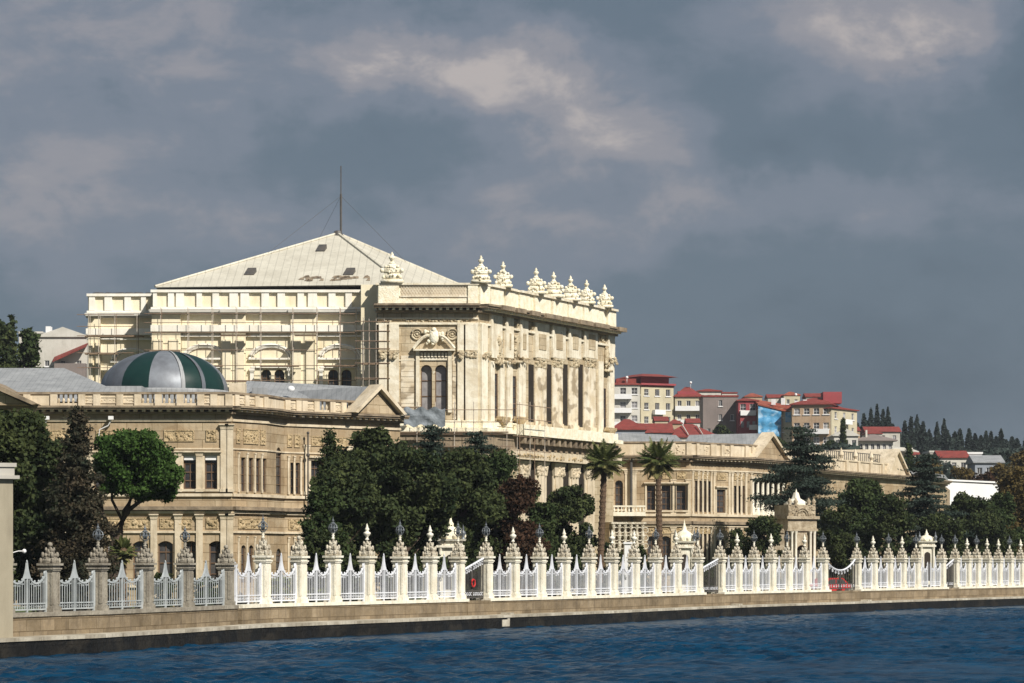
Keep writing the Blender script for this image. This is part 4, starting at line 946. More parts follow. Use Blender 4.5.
    for px in (497.5, 514.5, 605):
        m = MB(); uc = uo(px); zc = Zp(346 if px < 600 else 356, Fs.dep(uc)); m.ball(Fs.p(uc, .12, zc), .28, .28, .9, 8, 6); m.knobs(Fs, uc-.4, uc+.4, zc-1.1, zc+.8, .2, .14, 18); m.fbox(Fs, uc-.6, uc+.6, .003, .5, zc-1.4, zc-1.2); m.build('statue_niche', M['hall_carved'], r, True)
        m = MB(); zc = Zp(417 if px < 600 else 428, Fs.dep(uc)); m.fbox(Fs, uc-.9, uc+.9, .33, .75, zc-.25, zc); m.ftap(Fs, uc, .5, zc-.7, zc-.25, .4, 1.6, .3, .5); m.build('window_balcony', M['carved'], r)
    # ledge between the storeys
    l = MB(); 
    for k, (f, a, b) in enumerate(allf): e = .004*k; l.fbox(f, a-.1, b+.1, .003, .9+e, ledge0+e, ledge0+.32+e); l.fbox(f, a, b, .003, .45+e, ledge0+.33+e, ledge1+e)
    l.fbox(Fs, uo(507), uo(598), .46, 1.5, ledge0-.06, ledge1-.1); l.build('storey_ledge', M['statue'], r)
    l2 = MB()
    for k, (f, a, b) in enumerate(allf): e = .004*k; l2.fbox(f, a, b, .003, .5+e, ledge0-1.2+e, ledge0-.1)
    modillions(l2, Fs, uo(508), uo(597), ledge0-.7, ledge0-.07, .5, 1.3, 1.1, .4); l2.build('ledge_brackets', M['cornice'], r)
    belt(r, [(Fs, uo(505), Fs.L)], Z(457), Z(447.5), .75, 'wing_trim', 'lower_entablature'); relief(r, Fs, uo(508), uo(596), Z(456), Z(450), 'carved', n=.76)
    # ---- crests
    for i, (px, d, yt, yb) in enumerate(((392, 236, 252.5, 283.8), (481, 236.4, 256, 283.8), (502, 239.8, 259.8, 285.8), (535, 243.9, 264, 290.5), (552.5, 247.8, 268, 294), (569.5, 251.3, 272, 297.5), (585.5, 254.4, 276, 300.5), (603.5, 258.6, 283, 306.5))):
        fr_ = F0 if px < 485 else Fs; q = fr_.p(fr_.u(px), -.12 if px < 485 else .1, 0); crest(r, q[0], q[1], ZPT, (yb-yt)*d/FP*.99, seed=i)
    # ---- pyramid roof
    ap = (*P(338, 256), Zp(234, 256)); zr = Zp(287.2, 243); e = [(*P(155, 243), zr), (*P(404, 240.5), zr), (*P(512, 262), zr-.0), (*P(190, 272), zr)]
    ro = MB(); ro.add(e+[ap], [(0, 1, 4), (1, 2, 4), (2, 3, 4), (3, 0, 4), (3, 2, 1, 0)]); rf = ro.build('roof', M['lead_l'], r)
    # flat terrace behind the parapets
    te = MB(); te.prism([P(88, 244), P(152, 244), P(153, 241), P(360.5, 241), P(361.5, 238.5), P(378, 238.5), P(379, 237.2), P(478, 237.2), P(488, 238.6), P(614, 262), P(606, 274.5), P(90, 268)], zr-.9, zr-.45); te.build('terrace', M['lead'], r)
    ridge = MB(); 
    for a in (0, 1, 2, 3): ridge.tube([Vector(e[a])+Vector((0, 0, .06)), Vector(ap)+Vector((0, 0, .06))], .12, 5)
    ridge.build('roof_ridge', M['lead_l'], r)
    A_, B_ = Vector(e[0]), Vector(e[1]); nrm = (B_-A_).cross(Vector(ap)-A_).normalized()
    if nrm.z < 0: nrm = -nrm
    def on_roof(px, py, A_=A_, nrm=nrm):
        dr = Vector(((px-512)/FP, 1, (HY-py)/FP)); o = Vector((0, 0, EYE)); t = (A_-o).dot(nrm)/dr.dot(nrm); return o+dr*t
    for px, py, w in ((321, 250, 4.6), (250, 273.5, 5), (349, 273.5, 5)):
        c = on_roof(px, py); ex = (B_-A_).normalized(); ey = nrm.cross(ex).normalized(); h = 3*250/FP; ww = w*250/FP; m = MB()
        b4 = [c-ex*ww-ey*h*2, c+ex*ww-ey*h*2, c+ex*ww*1.1+ey*h*2, c-ex*ww*.6+ey*h*2]; m.hexa([tuple(p-nrm*.05) for p in b4], [tuple(p+nrm*(.35 if i > 1 else .08)) for i, p in enumerate(b4)]); m.build('roof_hatch', M['iron_d'], r)
    m = MB(); rg = random.Random(4)
    for _ in range(34):
        px = rg.choice([rg.uniform(300, 330), rg.uniform(330, 356), rg.uniform(346, 372)]); c = on_roof(px, rg.uniform(276.5, 280.5)); ex = (B_-A_).normalized(); ey = nrm.cross(ex).normalized(); a = rg.uniform(.1, .35)
        m.add([tuple(c+nrm*.03-ex*a-ey*.3), tuple(c+nrm*.03+ex*a-ey*.3), tuple(c+nrm*.03+ex*a*.4+ey*.35), tuple(c+nrm*.03-ex*a*.6+ey*.3)], [(0, 1, 2, 3)])
    m.build('torn_sheet', M['cornice'], r)  # dark scraps of torn roof sheet lying on the slope
    # mast with guy wires
    x, y, z = ap; m = MB(); m.tube([(x+.25, y, z-.3), (x+.25, y, z+3.4)], .10, 6); m.tube([(x+.25, y, z+3.4), (x+.25, y, Zp(166, 256))], .05, 5); m.lathe(x, y, [(.7, z-.45), (.45, z-.1), (.3, z+.25), (.12, z+.3)], 8); ms = m.build('mast', M['iron_d'], r)
    for px, py, d in ((268, 253, 250), (406, 262, 256), (310, 256, 262)):
        m = MB(); m.tube([(x+.25, y, Zp(196, 256)), (*P(px, d), Zp(py, d))], .012, 4); m.build('guy_wire', M['iron_d'], ms)
    # debris on the left attic
    m = MB(); 
    for _ in range(40):
        u = rnd.uniform(.3, FA.L-.2); m.ball(FA.p(u, -rnd.uniform(.2, 1.2), Z(286)), .28, .2, .13, 6, 4)
    m.build('roof_debris', M['iron_d'], r)
    return FA, FB, FC, F0, Fs, Z
FA, FB, FC, F0, Fs, Zh = hall()

def scaffold(fr, u0, u1, n, z0, z1, us, zs, label, planks=(), inner=.9, rusty=()):
    r = root('scaffold', *fr.p((u0+u1)/2, n, z0), label, 'scaffold', 'scaffolding on the palace hall')
    for u in us:
        for k, nn in enumerate((n, n-inner)):
            m = MB(); m.tube([fr.p(u, nn, z0), fr.p(u, nn, z1)], .026, 5); m.build('upright', M['rust' if (k and rnd.random() < .4) or u in rusty else 'pole'], r)
    for z in zs:
        m = MB(); m.tube([fr.p(u0-.4, n+.07, z), fr.p(u1+.3, n+.07, z)], .028, 5); m.build('ledger', M['rust'], r)
    for a, b, z in planks:
        m = MB(); m.fbox(fr, a, b, n-inner+.06, n-.06, z-.06, z+.02); m.build('plank_deck', M['plank'], r)
    return r
def sc_side():
    Z = Zh
    us = [FB.u(p) for p in (163, 190, 214, 238, 262, 294, 318, 341, 357)]
    pl = [(FB.u(a), FB.u(b), Z(y)) for a, b, y in ((222, 252, 333.5), (296, 318, 333.5), (152, 182, 349.5), (262, 300, 364.5), (186, 224, 364.5), (228, 250, 380), (325, 358, 364.5))]
    scaffold(FB, 0, FB.L-.6, 1.75, Z(405), Z(306), us, [Z(y) for y in (312.5, 321.5, 331.5, 349, 364.5, 379.5)], 'tube scaffold with plank decks across the yellow arched side of the hall', pl)
    us = [FA.u(p) for p in (92, 102, 118, 140)]
    scaffold(FA, -.2, FA.L-1.5, 2.0, Z(405), Z(308), us, [Z(y) for y in (310, 322, 331.5, 349, 364)], 'short tube scaffold on the recessed far left bay of the hall', [(FA.u(88), FA.u(146), Z(331.5)), (FA.u(88), FA.u(120), Z(349.5))])
    us = [FC.u(p) for p in (364, 370, 377, 385)]
    scaffold(FC, 0, FC.u(387), 1.5, Z(410), Z(318), us, [Z(y) for y in (322.5, 332, 342, 349.5, 364, 379, 394)], 'narrow tube scaffold tower between the yellow pier and the stone front', [(FC.u(362), FC.u(386), Z(y)) for y in (364.5, 380)])
    us = [F0.u(p) for p in (400, 418, 436, 455, 474)]
    scaffold(F0, F0.u(396), F0.L+2.5, 2.6, .9, Z(404), us, [Z(y) for y in (412, 424, 436, 448, 460)], 'low tube scaffold at the foot of the stone front carrying the grey tarpaulin', [(F0.u(396), F0.L+2.4, Z(433.5)), (F0.u(396), F0.u(420), Z(409))])
    us = [Fs.u(p) for p in (492, 505, 520)]
    scaffold(Fs, Fs.u(489), Fs.u(524), 2.2, .9, Z(400), us, [Z(y) for y in (404, 418, 436, 450)], 'low tube scaffold turning the corner onto the column front')
    # tarpaulin
    f = F0; m = MB(); nx, nz = 26, 8; a, b = f.u(405), f.u(446); z0, z1 = Z(428), Z(410.5)
    V = []
    for k, nn in enumerate((0, .05)):
        for j in range(nz+1):
            for i in range(nx+1):
                t = i/nx; V.append(f.p(a+(b-a)*t, 2.75+nn+.05*math.sin(t*17+j*.9)+.03*math.sin(t*47-j)+.04*math.sin(j*1.3+t*5), z0+(z1-z0)*j/nz+(.12*math.sin(t*19) if j in (0, nz) else 0)))
    n1 = (nx+1)*(nz+1); fs = []
    for k in (0, 1):
        for j in range(nz):
            for i in range(nx): q = k*n1+j*(nx+1)+i; fs.append((q, q+1, q+nx+2, q+nx+1))
    m.add(V, fs); thing_mesh(m, 'tarpaulin', M['tarp'], 'creased grey tarpaulin hung under the twin arched window', 'tarpaulin', *f.p((a+b)/2, 2.75, z0), smooth=True)
sc_side()
# ================================================================== palace: right wings
def wing_generic(r, fr_list, g, Z, ZC0, ZC1, ZT, bodies, par_breaks, wallm='wing'):
    pass
def right_wing():
    g = .9; Z = lambda py: Zp(py, 266); ZC0, ZC1, ZT = Zp(461.5, 266), Zp(455, 266), Zp(441, 266)
    pl = [(600, 267), (646, 267), (690.5, 267), (712.5, 270), (748, 273.5), (793, 283)]
    plan = [P(*q) for q in pl]; frs = [Fr(plan[i], plan[i+1]) for i in range(len(plan)-1)]; F0, F1, F2, F3, F4 = frs
    r = root('harem_wing', *F1.p(3, -6, g), 'two storey stone wing behind the two palms, with a white column porch', 'palace wing')
    W_ = MB()
    ops = {0: [(F0.u(615), F0.u(623), Z(509), Z(480), 'arch')],
           1: [(F1.u(a), F1.u(b), Z(510), Z(485), 'rect') for a, b in ((646.8, 655.3), (661.5, 670.7), (676.3, 686))]+[(F1.u(a), F1.u(a+9.5), Z(572), Z(536), 'seg') for a in (647, 661, 676)],
           2: [(F2.u(a), F2.u(a+2.6), Z(511.5), Z(480), 'rect') for a in (695, 699.6, 704, 708.3)]+[(F2.u(a), F2.u(a+2.6), Z(572), Z(532), 'arch') for a in (695, 699.6, 704, 708.3)],
           3: [(F3.u(716.3), F3.u(725), Z(512), Z(488), 'rect'), (F3.u(716.3), F3.u(725), Z(570), Z(538), 'seg')]+[(F3.u(a), F3.u(a+2.5), Z(512), Z(484), 'rect') for a in (734, 738.2, 742.2)]+[(F3.u(a), F3.u(a+2.5), Z(570), Z(536), 'arch') for a in (734, 738.2, 742.2)],
           4: [(F4.u(750), F4.u(787), Z(512), Z(478), 'rect')]}
    ops[4] = [(a, b, Zp(517, F4.dep(a)), Zp(479, F4.dep(a)), k) for a, b, c, d, k in ops[4]]
    for k, f in enumerate(frs): wall(W_, f, 0, f.L, g, ZC0, ops[k], 1.6 if k == 4 else (.2 if k in (2, 3) else .4))
    bk = [plan[-1], P(800, 306), P(600, 286), plan[0]]
    for a, b in zip(bk, bk[1:]): W_.add([(a[0], a[1], g), (b[0], b[1], g), (b[0], b[1], ZC0), (a[0], a[1], ZC0)], [(0, 1, 2, 3)])
    W_.build('wall', M['wing'], r)
    for k in (0, 1, 2, 3):
        for o in ops[k]:
            nr = (o[1]-o[0]) < .45; window(r, frs[k], o, .2 if k in (2, 3) else .4, nv=0 if nr else 1, nh=3, hood='flat' if (not nr and o[2] > 6 and k) else None, sill=not nr, fw=.04 if nr else .08)
    # porch: dark back, white columns, balustrade
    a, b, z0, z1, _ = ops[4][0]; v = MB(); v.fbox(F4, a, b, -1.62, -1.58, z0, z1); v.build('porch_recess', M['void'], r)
    for i, px in enumerate((754.5, 759.5, 764.5, 769.5, 774.5, 780, 785)):
        x, y, _ = F4.p(F4.u(px), -.2, 0); c = MB(); c.lathe(x, y, [(.26, z0+.1), (.24, z0+.9), (.17, z0+.95), (.15, z1-.35), (.25, z1-.02)], 10); c.build('porch_column', M['marble'], r, True)
    m = MB(); m.fbox(F4, a, b, -.35, -.05, z0, z0+.16); m.fbox(F4, a, b, -.3, -.08, z0+.75, z0+.85); balusters(m, F4, a, b, z0+.16, z0+.75, -.2); m.build('porch_balustrade', M['marble'], r)
    m = MB(); m.fbox(F4, a-.1, b+.1, .003, .2, z1, z1+.25); m.build('porch_lintel', M['wing_trim'], r)
    allf = [(f, 0, f.L) for f in frs]
    cornice(r, allf, ZC0, ZC1, .75); belt(r, allf, Z(470), Z(468.5), .10); belt(r, allf, Z(516), Z(513.5), .15); belt(r, allf, Z(524), Z(521), .32, 'cornice'); belt(r, allf, Z(526.5), Z(524.6), .16)
    for f, pxs, w in ((F0, (611, 627.5, 634), .45), (F1, (658.3, 673.4, 688.5), .42), (F2, (692.5, 697.8, 702.4, 706.8, 711), .22), (F3, (714, 729, 732, 737, 741, 745.8), .26), (F4, (751, 790), .4)):
        for px in pxs: pilaster(r, f, f.u(px), w, Z(513.5), Z(479 if px < 689 and px > 650 else 470.5), .07); pilaster(r, f, f.u(px), w, g, Z(527), .07)
    for f, a, b in ((F1, 648, 656), (F1, 662, 671), (F1, 677, 687), (F2, 694, 698), (F2, 701, 709), (F3, 717, 726), (F3, 734, 744)): relief(r, f, f.u(a), f.u(b), Z(478.5), Z(471.5), size=.09)
    for f, a, b in ((F1, 648, 688), (F2, 694, 710), (F3, 715, 730)): relief(r, f, f.u(a), f.u(b), Z(533.5), Z(528), size=.1)
    pa = MB(); cp = MB(); bl = MB()
    for k, f in enumerate(frs):
        e = .003*k; pa.fbox(f, 0, f.L, -.35, e, ZC1, ZT-.14); cp.fbox(f, -.06, f.L+.06, -.42, .1+e, ZT-.14+e, ZT+e)
    for f, pxs in ((F1, (648, 658, 673, 689)), (F2, (697, 711)), (F3, (714, 722, 731, 746)), (F4, (752, 762, 774, 790))):
        for px in pxs: pa.fbox(f, f.u(px)-.22, f.u(px)+.22, .02, .14, ZC1, ZT-.15)
    for f, a, b in ((F1, 649.5, 657), (F1, 660, 671), (F1, 675, 688), (F2, 699, 710), (F3, 724, 730)): pa.knobs(f, f.u(a), f.u(b), ZC1+.25, ZT-.35, .01, .09, 14)
    pa.build('parapet', M['wing_trim'], r); cp.build('parapet_coping', M['cornice'], r)
    # small projecting balcony with pierced railing on the recess
    m = MB(); m.fbox(F0, F0.u(612), F0.u(645), .0, 1.2, Z(516), Z(512)); m.fbox(F0, F0.u(612), F0.u(645), 1.05, 1.2, Z(507), Z(505.5)); balusters(m, F0, F0.u(612), F0.u(645), Z(512), Z(507), 1.12, .3); m.build('balcony', M['marble'], r)
    m = MB(); x, y, _ = F0.p(F0.u(631), .3, 0); m.tube([(x, y, g+5), (x, y, Z(457))], .14, 6); m.build('rain_pipe', M['iron_d'], r)
    ro = MB(); zr = ZT-.45; q = [P(600, 268.5), P(690, 268.5), P(712, 271.5), P(748, 275), P(792, 284.5), P(798, 304), P(600, 285)]; ro.prism(q, zr-.4, zr-.0)
    zz = Zp(434.5, 285); f = Fr(P(703, 273), P(760, 279.5)); f2 = Fr(P(706, 283), P(765, 289))
    A = [f.p(0, 0, zr), f.p(f.L, 0, zr), f2.p(f2.L, -6, zr), f2.p(0, -6, zr)]; T = [f2.p(.8, 0, zz), f2.p(f2.L, 0, zz)]; ro.add(A+T, [(0, 1, 5, 4), (1, 2, 5), (2, 3, 4, 5), (3, 0, 4)])
    q2 = [(*P(606, 271), zr), (*P(690, 271), zr), (*P(694, 284), zr), (*P(606, 284), zr)]; t2 = [(*P(622, 278), Zp(433, 278)), (*P(676, 278), Zp(435, 278))]; ro.add(q2+t2, [(0, 1, 5, 4), (1, 2, 5), (2, 3, 4, 5), (3, 0, 4)])
    ro.build('roof', M['lead'], r)
    fg = Fr(P(752, 273.7), P(785, 280.7)); zb = ZC1+.02; top = Zp(432, 277); m = MB(); m.fprism(fg, [(0.2, zb), (fg.L-.2, zb), (fg.L*.5, top-.35)], -.5, .15); m.build('pediment', M['wing'], r); m = MB(); m.fprism(fg, [(0, zb), (fg.L, zb), (fg.L*.5, top-.1)], -8, -.7); m.build('gable_roof', M['lead'], r)
    m = MB(); h = fg.L*.5; m.fprism(fg, [(0, zb), (h, top-.35), (h, top), (-.3, zb+.05)], -.69, .5); m.fprism(fg, [(h, top-.35), (fg.L, zb), (fg.L+.3, zb+.05), (h, top)], -.68, .502); m.build('raking_cornice', M['wing_trim'], r)
right_wing()
def far_wing():
    g = .9; ZC0, ZC1, ZT = Zp(461.5, 266), Zp(455, 266), Zp(441, 266)
    pl = [(793, 297), (830, 311), (889, 327), (905, 331), (945, 352)]; plan = [P(*q) for q in pl]; frs = [Fr(plan[i], plan[i+1]) for i in range(len(plan)-1)]; F0, F1, F2, F3 = frs
    r = root('far_wing', *F1.p(3, -6, g), 'farthest stone wing of the palace with cream parapet, half hidden by the cedar', 'palace wing')
    W_ = MB(); ops = {0: [], 1: [], 2: [], 3: []}
    def o(f, a, b, y0, y1, k='rect'): d = f.dep(f.u(a)); return (f.u(a), f.u(b), Zp(y0, d), Zp(y1, d), k)
    for a in (838, 850, 862, 876): ops[1].append(o(F1, a, a+6, 517, 494)); ops[1].append(o(F1, a, a+6, 560, 530, 'seg'))
    for a in (892, 896, 900): ops[2].append(o(F2, a, a+2.2, 517, 493))
    for a in (908, 920): ops[3].append(o(F3, a, a+4, 516, 496))
    for k, f in enumerate(frs): wall(W_, f, 0, f.L, g, ZC0, ops[k], .4)
    bk = [plan[-1], P(950, 372), P(800, 322), plan[0]]
    for a, b in zip(bk, bk[1:]): W_.add([(a[0], a[1], g), (b[0], b[1], g), (b[0], b[1], ZC0), (a[0], a[1], ZC0)], [(0, 1, 2, 3)])
    W_.build('wall', M['wing'], r)
    for k in ops:
        for q in ops[k]: window(r, frs[k], q, .4, nh=2, nv=0, sill=False)
    allf = [(f, 0, f.L) for f in frs]; cornice(r, allf, ZC0, ZC1, .75); belt(r, allf, 7.6, 7.9, .3)
    pa = MB(); cp = MB()
    for k, f in enumerate(frs[:3]): e = .003*k; pa.fbox(f, 0, f.L, -.35, e, ZC1, ZT-.14); cp.fbox(f, -.06, f.L+.06, -.42, .1+e, ZT-.14+e, ZT+e)
    for f, pxs in ((F0, (800, 815, 828)), (F1, (834, 846, 858, 870, 882))):
        for px in pxs: pa.fbox(f, f.u(px)-.3, f.u(px)+.3, .02, .2, ZC1, ZT-.15); 
    pa.build('parapet', M['wing_trim'], r); cp.build('parapet_coping', M['wing_trim'], r)
    for px in (843, 857, 873): m = MB(); x, y, _ = F1.p(F1.u(px), -.2, 0); m.lathe(x, y, [(.25, ZT), (.12, ZT+.2), (.3, ZT+.5), (.2, ZT+.8), (0, ZT+1.3)], 8); m.build('parapet_urn', M['wing_trim'], r)
    rl = MB(); fr = F1
    for i in range(30): u = fr.L*(i+.5)/30; rl.fbox(fr, u-.03, u+.03, -1, -.95, ZT, ZT+.9)
    rl.fbox(fr, 0, fr.L, -1.02, -.93, ZT+.9, ZT+.98); rl.build('roof_railing', M['iron_d'], r)
    ro = MB(); zr = ZT-.45; ro.prism([P(793, 299), P(830, 313), P(889, 329), P(905, 333), P(945, 354), P(948, 371), P(801, 321)], zr-.4, zr)
    ro.build('roof', M['lead'], r)
    fg = Fr(P(884, 325.5), P(906, 331.5)); zb = ZC1+.02; top = Zp(449, 329); m = MB(); h = fg.L*.5
    m.fprism(fg, [(.2, zb), (fg.L-.2, zb), (h, top-.35)], -14, .15); m.build('pediment', M['wing_trim'], r)
    m = MB(); m.fprism(fg, [(0, zb), (h, top-.35), (h, top), (-.3, zb+.05)], -14.2, .5); m.fprism(fg, [(h, top-.35), (fg.L, zb), (fg.L+.3, zb+.05), (h, top)], -14.21, .502); m.build('raking_cornice', M['wing_trim'], r)
far_wing()
# carved balustraded terrace in front of the palms
def terrace():
    d = 250; fr = Fr(P(611, d), P(646, d+1)); Z = lambda py: Zp(py, d); r = root('carved_terrace', *fr.p(fr.L/2, 0, 1), 'pierced marble terrace front between the two palm trunks', 'terrace')
    m = MB(); m.fbox(fr, 0, fr.L, -3, -.4, .9, Z(522)); m.build('terrace_wall', M['wing'], r)
    m = MB(); m.fbox(fr, 0, fr.L, -.39, .1, Z(524), Z(522)); 
    for i in range(6):
        u = fr.L*(i+.5)/6; x, y, _ = fr.p(u, -.1, 0); m.lathe(x, y, [(.16, 1), (.16, Z(543)), (.08, Z(541)), (.18, Z(536)), (.07, Z(530)), (.17, Z(524.5))], 8)
        for zz in (530, 538, 546): m.ring(fr, u+fr.L/12, Z(zz), .24, .05, -.1, 8)
    m.build('pierced_front', M['marble_c'], r)
    fr = Fr(P(624.5, 222), P(631.5, 222)); m = MB(); m.fbox(fr, 0, fr.L, -.5, 0, 1, Zp(544, 222)); m.fbox(fr, -.08, fr.L+.08, -.58, .08, Zp(544, 222), Zp(542, 222)); m.fbox(fr, -.1, fr.L+.1, -.6, .1, .9, 1.3)
    thing_mesh(m, 'marble_pedestal', M['white'], 'plain white marble pedestal in the garden, behind the fence under the right palm', 'pedestal', *fr.p(fr.L/2, 0, 1))
terrace()

# ================================================================== hillside town
def house(name, pxl, pxr, ytop, d, label, wm, storeys, cols, roof=None, rm='redtile', rh=1.6, depth=12, slant=0.0, cat='apartment block', win=(.9, 1.2), balc=(), group='buildings on the hillside', over=.35, side_win=True, fl=3.0, skip=(), base=None, glass='glass', wy=1.0):
    far = lambda q: 560+(q-352)*1.9 if 352 <= q <= 440 else (q*1.55 if q < 352 else q)
    if 300 < d: d = far(d); slant *= 1.8; base = None
    A = P(pxl, d); B = P(pxr, d+slant); fr = Fr(A, B); zt = Zp(ytop, d); gz = base if base is not None else min(ground_z(*A), ground_z(*B))-.5
    r = root(name, *fr.p(fr.L/2, -depth/2, gz), label, cat, group); L = fr.L
    side = Fr(fr.p(L, 0, 0)[:2], fr.p(L, -depth, 0)[:2]); lside = Fr(fr.p(0, -depth, 0)[:2], fr.p(0, 0, 0)[:2]); back = Fr(fr.p(L, -depth, 0)[:2], fr.p(0, -depth, 0)[:2])
    W_ = MB(); wins = []
    for s in range(storeys):
        z0 = zt-fl*(s+1)+wy
        for c in range(cols):
            if (s, c) in skip: continue
            uc = L*(c+.5)/cols; w = min(win[0], L/cols*.6); wins.append((fr, (uc-w/2, uc+w/2, z0, z0+win[1], 'rect')))
        if side_win:
            for c in range(3): uc = depth*(c+.5)/3; wins.append((side, (uc-.5, uc+.5, z0, z0+win[1], 'rect')))
    for f in (fr, side, lside, back): wall(W_, f, 0, f.L, gz, zt, [o for q, o in wins if q is f], .22)
    W_.build('wall', M[wm], r)
    for f, o in wins: window(r, f, o, .22, nv=1, nh=0 if o[1]-o[0] < 1.1 else 1, frame='white', sill=True, trim='white', fw=.07, glass=glass if rnd.random() < .8 else 'curtain')
    for s, a, b in balc:
        z = zt-fl*(s+1)+.1; m = MB(); m.fbox(fr, L*a, L*b, .003, 1.2, z-.18, z); m.fbox(fr, L*a, L*b, 1.1, 1.2, z, z+.85); m.fbox(fr, L*a, L*a+.1, .003, 1.1, z, z+.85); m.fbox(fr, L*b-.1, L*b, .003, 1.1, z, z+.85); m.build('balcony', M['white'], r)
    c = [fr.p(-over, over, zt), fr.p(L+over, over, zt), fr.p(L+over, -depth-over, zt), fr.p(-over, -depth-over, zt)]
    up = lambda p, h: (p[0], p[1], p[2]+h); m = MB()
    if roof == 'hip':
        a = fr.p(min(depth, L)*.42, -depth/2, zt+rh); b = fr.p(L-min(depth, L)*.42, -depth/2, zt+rh); c2 = [up(q, .2) for q in c]; m.add(c2+[a, b], [(0, 1, 5, 4), (1, 2, 5), (2, 3, 4, 5), (3, 0, 4)]); m.hexa(c, c2)
    elif roof == 'gable':
        a = fr.p(-over, -depth/2, zt+rh); b = fr.p(L+over, -depth/2, zt+rh); c2 = [up(q, .15) for q in c]; m.add(c2+[a, b], [(0, 1, 5, 4), (1, 2, 5), (2, 3, 4, 5), (3, 0, 4)]); m.hexa(c, c2)
    elif roof == 'end':   # gable end towards the water
        a = fr.p(L/2, over, zt+rh); b = fr.p(L/2, -depth-over, zt+rh); c2 = [up(q, .15) for q in c]; m.add(c2+[a, b], [(0, 4, 5, 3), (1, 2, 5, 4), (0, 1, 4), (2, 3, 5)]); m.hexa(c, c2)
    else:
        m.fbox(fr, -.15, L+.15, -depth-.15, .15, zt, zt+.35)
    m.build('roof', M[rm], r)
    return r, fr, zt, gz
def extra(r, name, m, mm, sm=False): return m.build(name, M[mm], r, sm)

r, f, zt, gz = house('apartment_block', 606, 640, 385, 400, 'white apartment block with balconies and red roof, right against the hall', 'apt_w', 4, 3, 'hip', rh=1.3, balc=((0, .05, .75), (1, .05, .75), (2, .05, .75)), win=(1.3, 1.4))
m = MB(); m.fbox(f, f.L*.3, f.L*.9, -8, -2, zt+.3, zt+1.5); extra(r, 'roof_storey', m, 'redtile'); m = MB(); m.ball(f.p(f.L*.62, -1, zt+1.7), .33, seg=9); m.tube([f.p(f.L*.62, -1, zt+.4), f.p(f.L*.62, -1, zt+1.5)], .06, 5); extra(r, 'satellite_dish', m, 'white', True)
r, f, zt, gz = house('apartment_block', 641, 673.5, 386.5, 402, 'cream apartment block with dark red attic storey and four window rows', 'apt_c', 4, 3, None, balc=((1, .35, .68), (2, .02, .35)), win=(1.1, 1.5), slant=2)
m = MB(); m.fbox(f, -.3, f.L+.3, -11, .6, zt+.35, zt+.75); m.fbox(f, .6, f.L-.6, -10, -1, zt+.75, zt+2.2); extra(r, 'attic_storey', m, 'apt_r'); m = MB(); q = [f.p(-.6, 1, zt+2.2), f.p(f.L+.6, 1, zt+2.2), f.p(f.L+.6, -11, zt+2.2), f.p(-.6, -11, zt+2.2)]; q2 = [f.p(2, -3, zt+3.0), f.p(f.L-2, -3, zt+3.0), f.p(f.L-2, -8, zt+3), f.p(2, -8, zt+3)]; m.hexa(q, q2); extra(r, 'attic_roof', m, 'redtile')
r, f, zt, gz = house('apartment_block', 675, 702, 397, 404, 'pale yellow block with pyramid red roof and white dish', 'apt_c', 4, 3, 'hip', rh=2.5, depth=10, over=.35, balc=((0, .0, 1.0), (1, .2, .75)), win=(.9, 1.2))
m = MB(); m.ball(f.p(f.L*.62, -4, zt+3.4), .30, seg=9); m.tube([f.p(f.L*.62, -4, zt+2), f.p(f.L*.62, -4, zt+3.3)], .05, 5); extra(r, 'satellite_dish', m, 'white', True)
m = MB(); m.fbox(f, f.L*.1, f.L*.8, -2, -.6, zt+.2, zt+1.3); extra(r, 'dormer', m, 'apt_r')
house('town_house', 698, 721, 391.5, 432, 'low white house top with flat red edge behind the yellow block', 'apt_w', 3, 3, 'hip', rh=.9, depth=10, cat='house', side_win=False)
r, f, zt, gz = house('apartment_block', 703, 738, 396.8, 392, 'windowless looking grey brown block left of the red block', 'apt_g', 4, 3, None, rm='redtile', depth=12, win=(.7, 1.3), skip={(0, 0), (2, 2), (1, 0), (3, 1), (0, 2)}, side_win=False)
r, f, zt, gz = house('apartment_block', 738.3, 757.5, 401, 389, 'deep red block with three window rows beside the blue sheeting', 'apt_r', 4, 2, 'hip', rh=1.0, depth=14, win=(1.5, 1.4), balc=((0, .1, .9), (1, .55, .98)), side_win=False)
m = MB(); m.fbox(f, f.L*.08, f.L*.92, .003, .7, zt-9.5, zt-3.2); extra(r, 'bay', m, 'apt_r')
for k in range(2):
    for q in (.2, .5, .8):
        m = MB(); uc = f.L*q; z = zt-5.6-3*k; m.fbox(f, uc-.3, uc+.3, .71, .76, z, z+1.3); extra(r, 'window', m, 'curtain')
r, f, zt, gz = house('town_house', 759, 790, 408, 386, 'sloping orange red roofed house wrapped in blue sheeting', 'apt_o', 3, 3, None, rm='orangetile', depth=12, cat='house', side_win=False)
m = MB(); q = [f.p(-.3, .8, zt+.9), f.p(f.L*1.0, .8, zt-.7), f.p(f.L+.3, -13, zt+1.4), f.p(-.3, -13, zt+2.6)]; m.hexa([(a, b, c-.3) for a, b, c in q], q); extra(r, 'sloping_roof', m, 'orangetile')
m = MB(); m.fprism(f, [(-.4, zt+.3), (f.L, zt+.3), (f.L, zt-1.0), (-.3, zt+.6)][::-1], -.3, .1); extra(r, 'gable_wall', m, 'apt_o')
V = MB(); nx, nz = 16, 12; 
vs = []
for k in (0, 1):
    for j in range(nz+1):
        for i in range(nx+1):
            t = i/nx; s = j/nz; zt_ = zt+.6-1.2*t; z = zt_-(zt_-(zt-6.6))*s; vs.append(f.p(-.2+f.L*.74*t, .45+k*.05+.2*math.sin(t*19+s*4)*s+.15*math.sin(s*17), z))
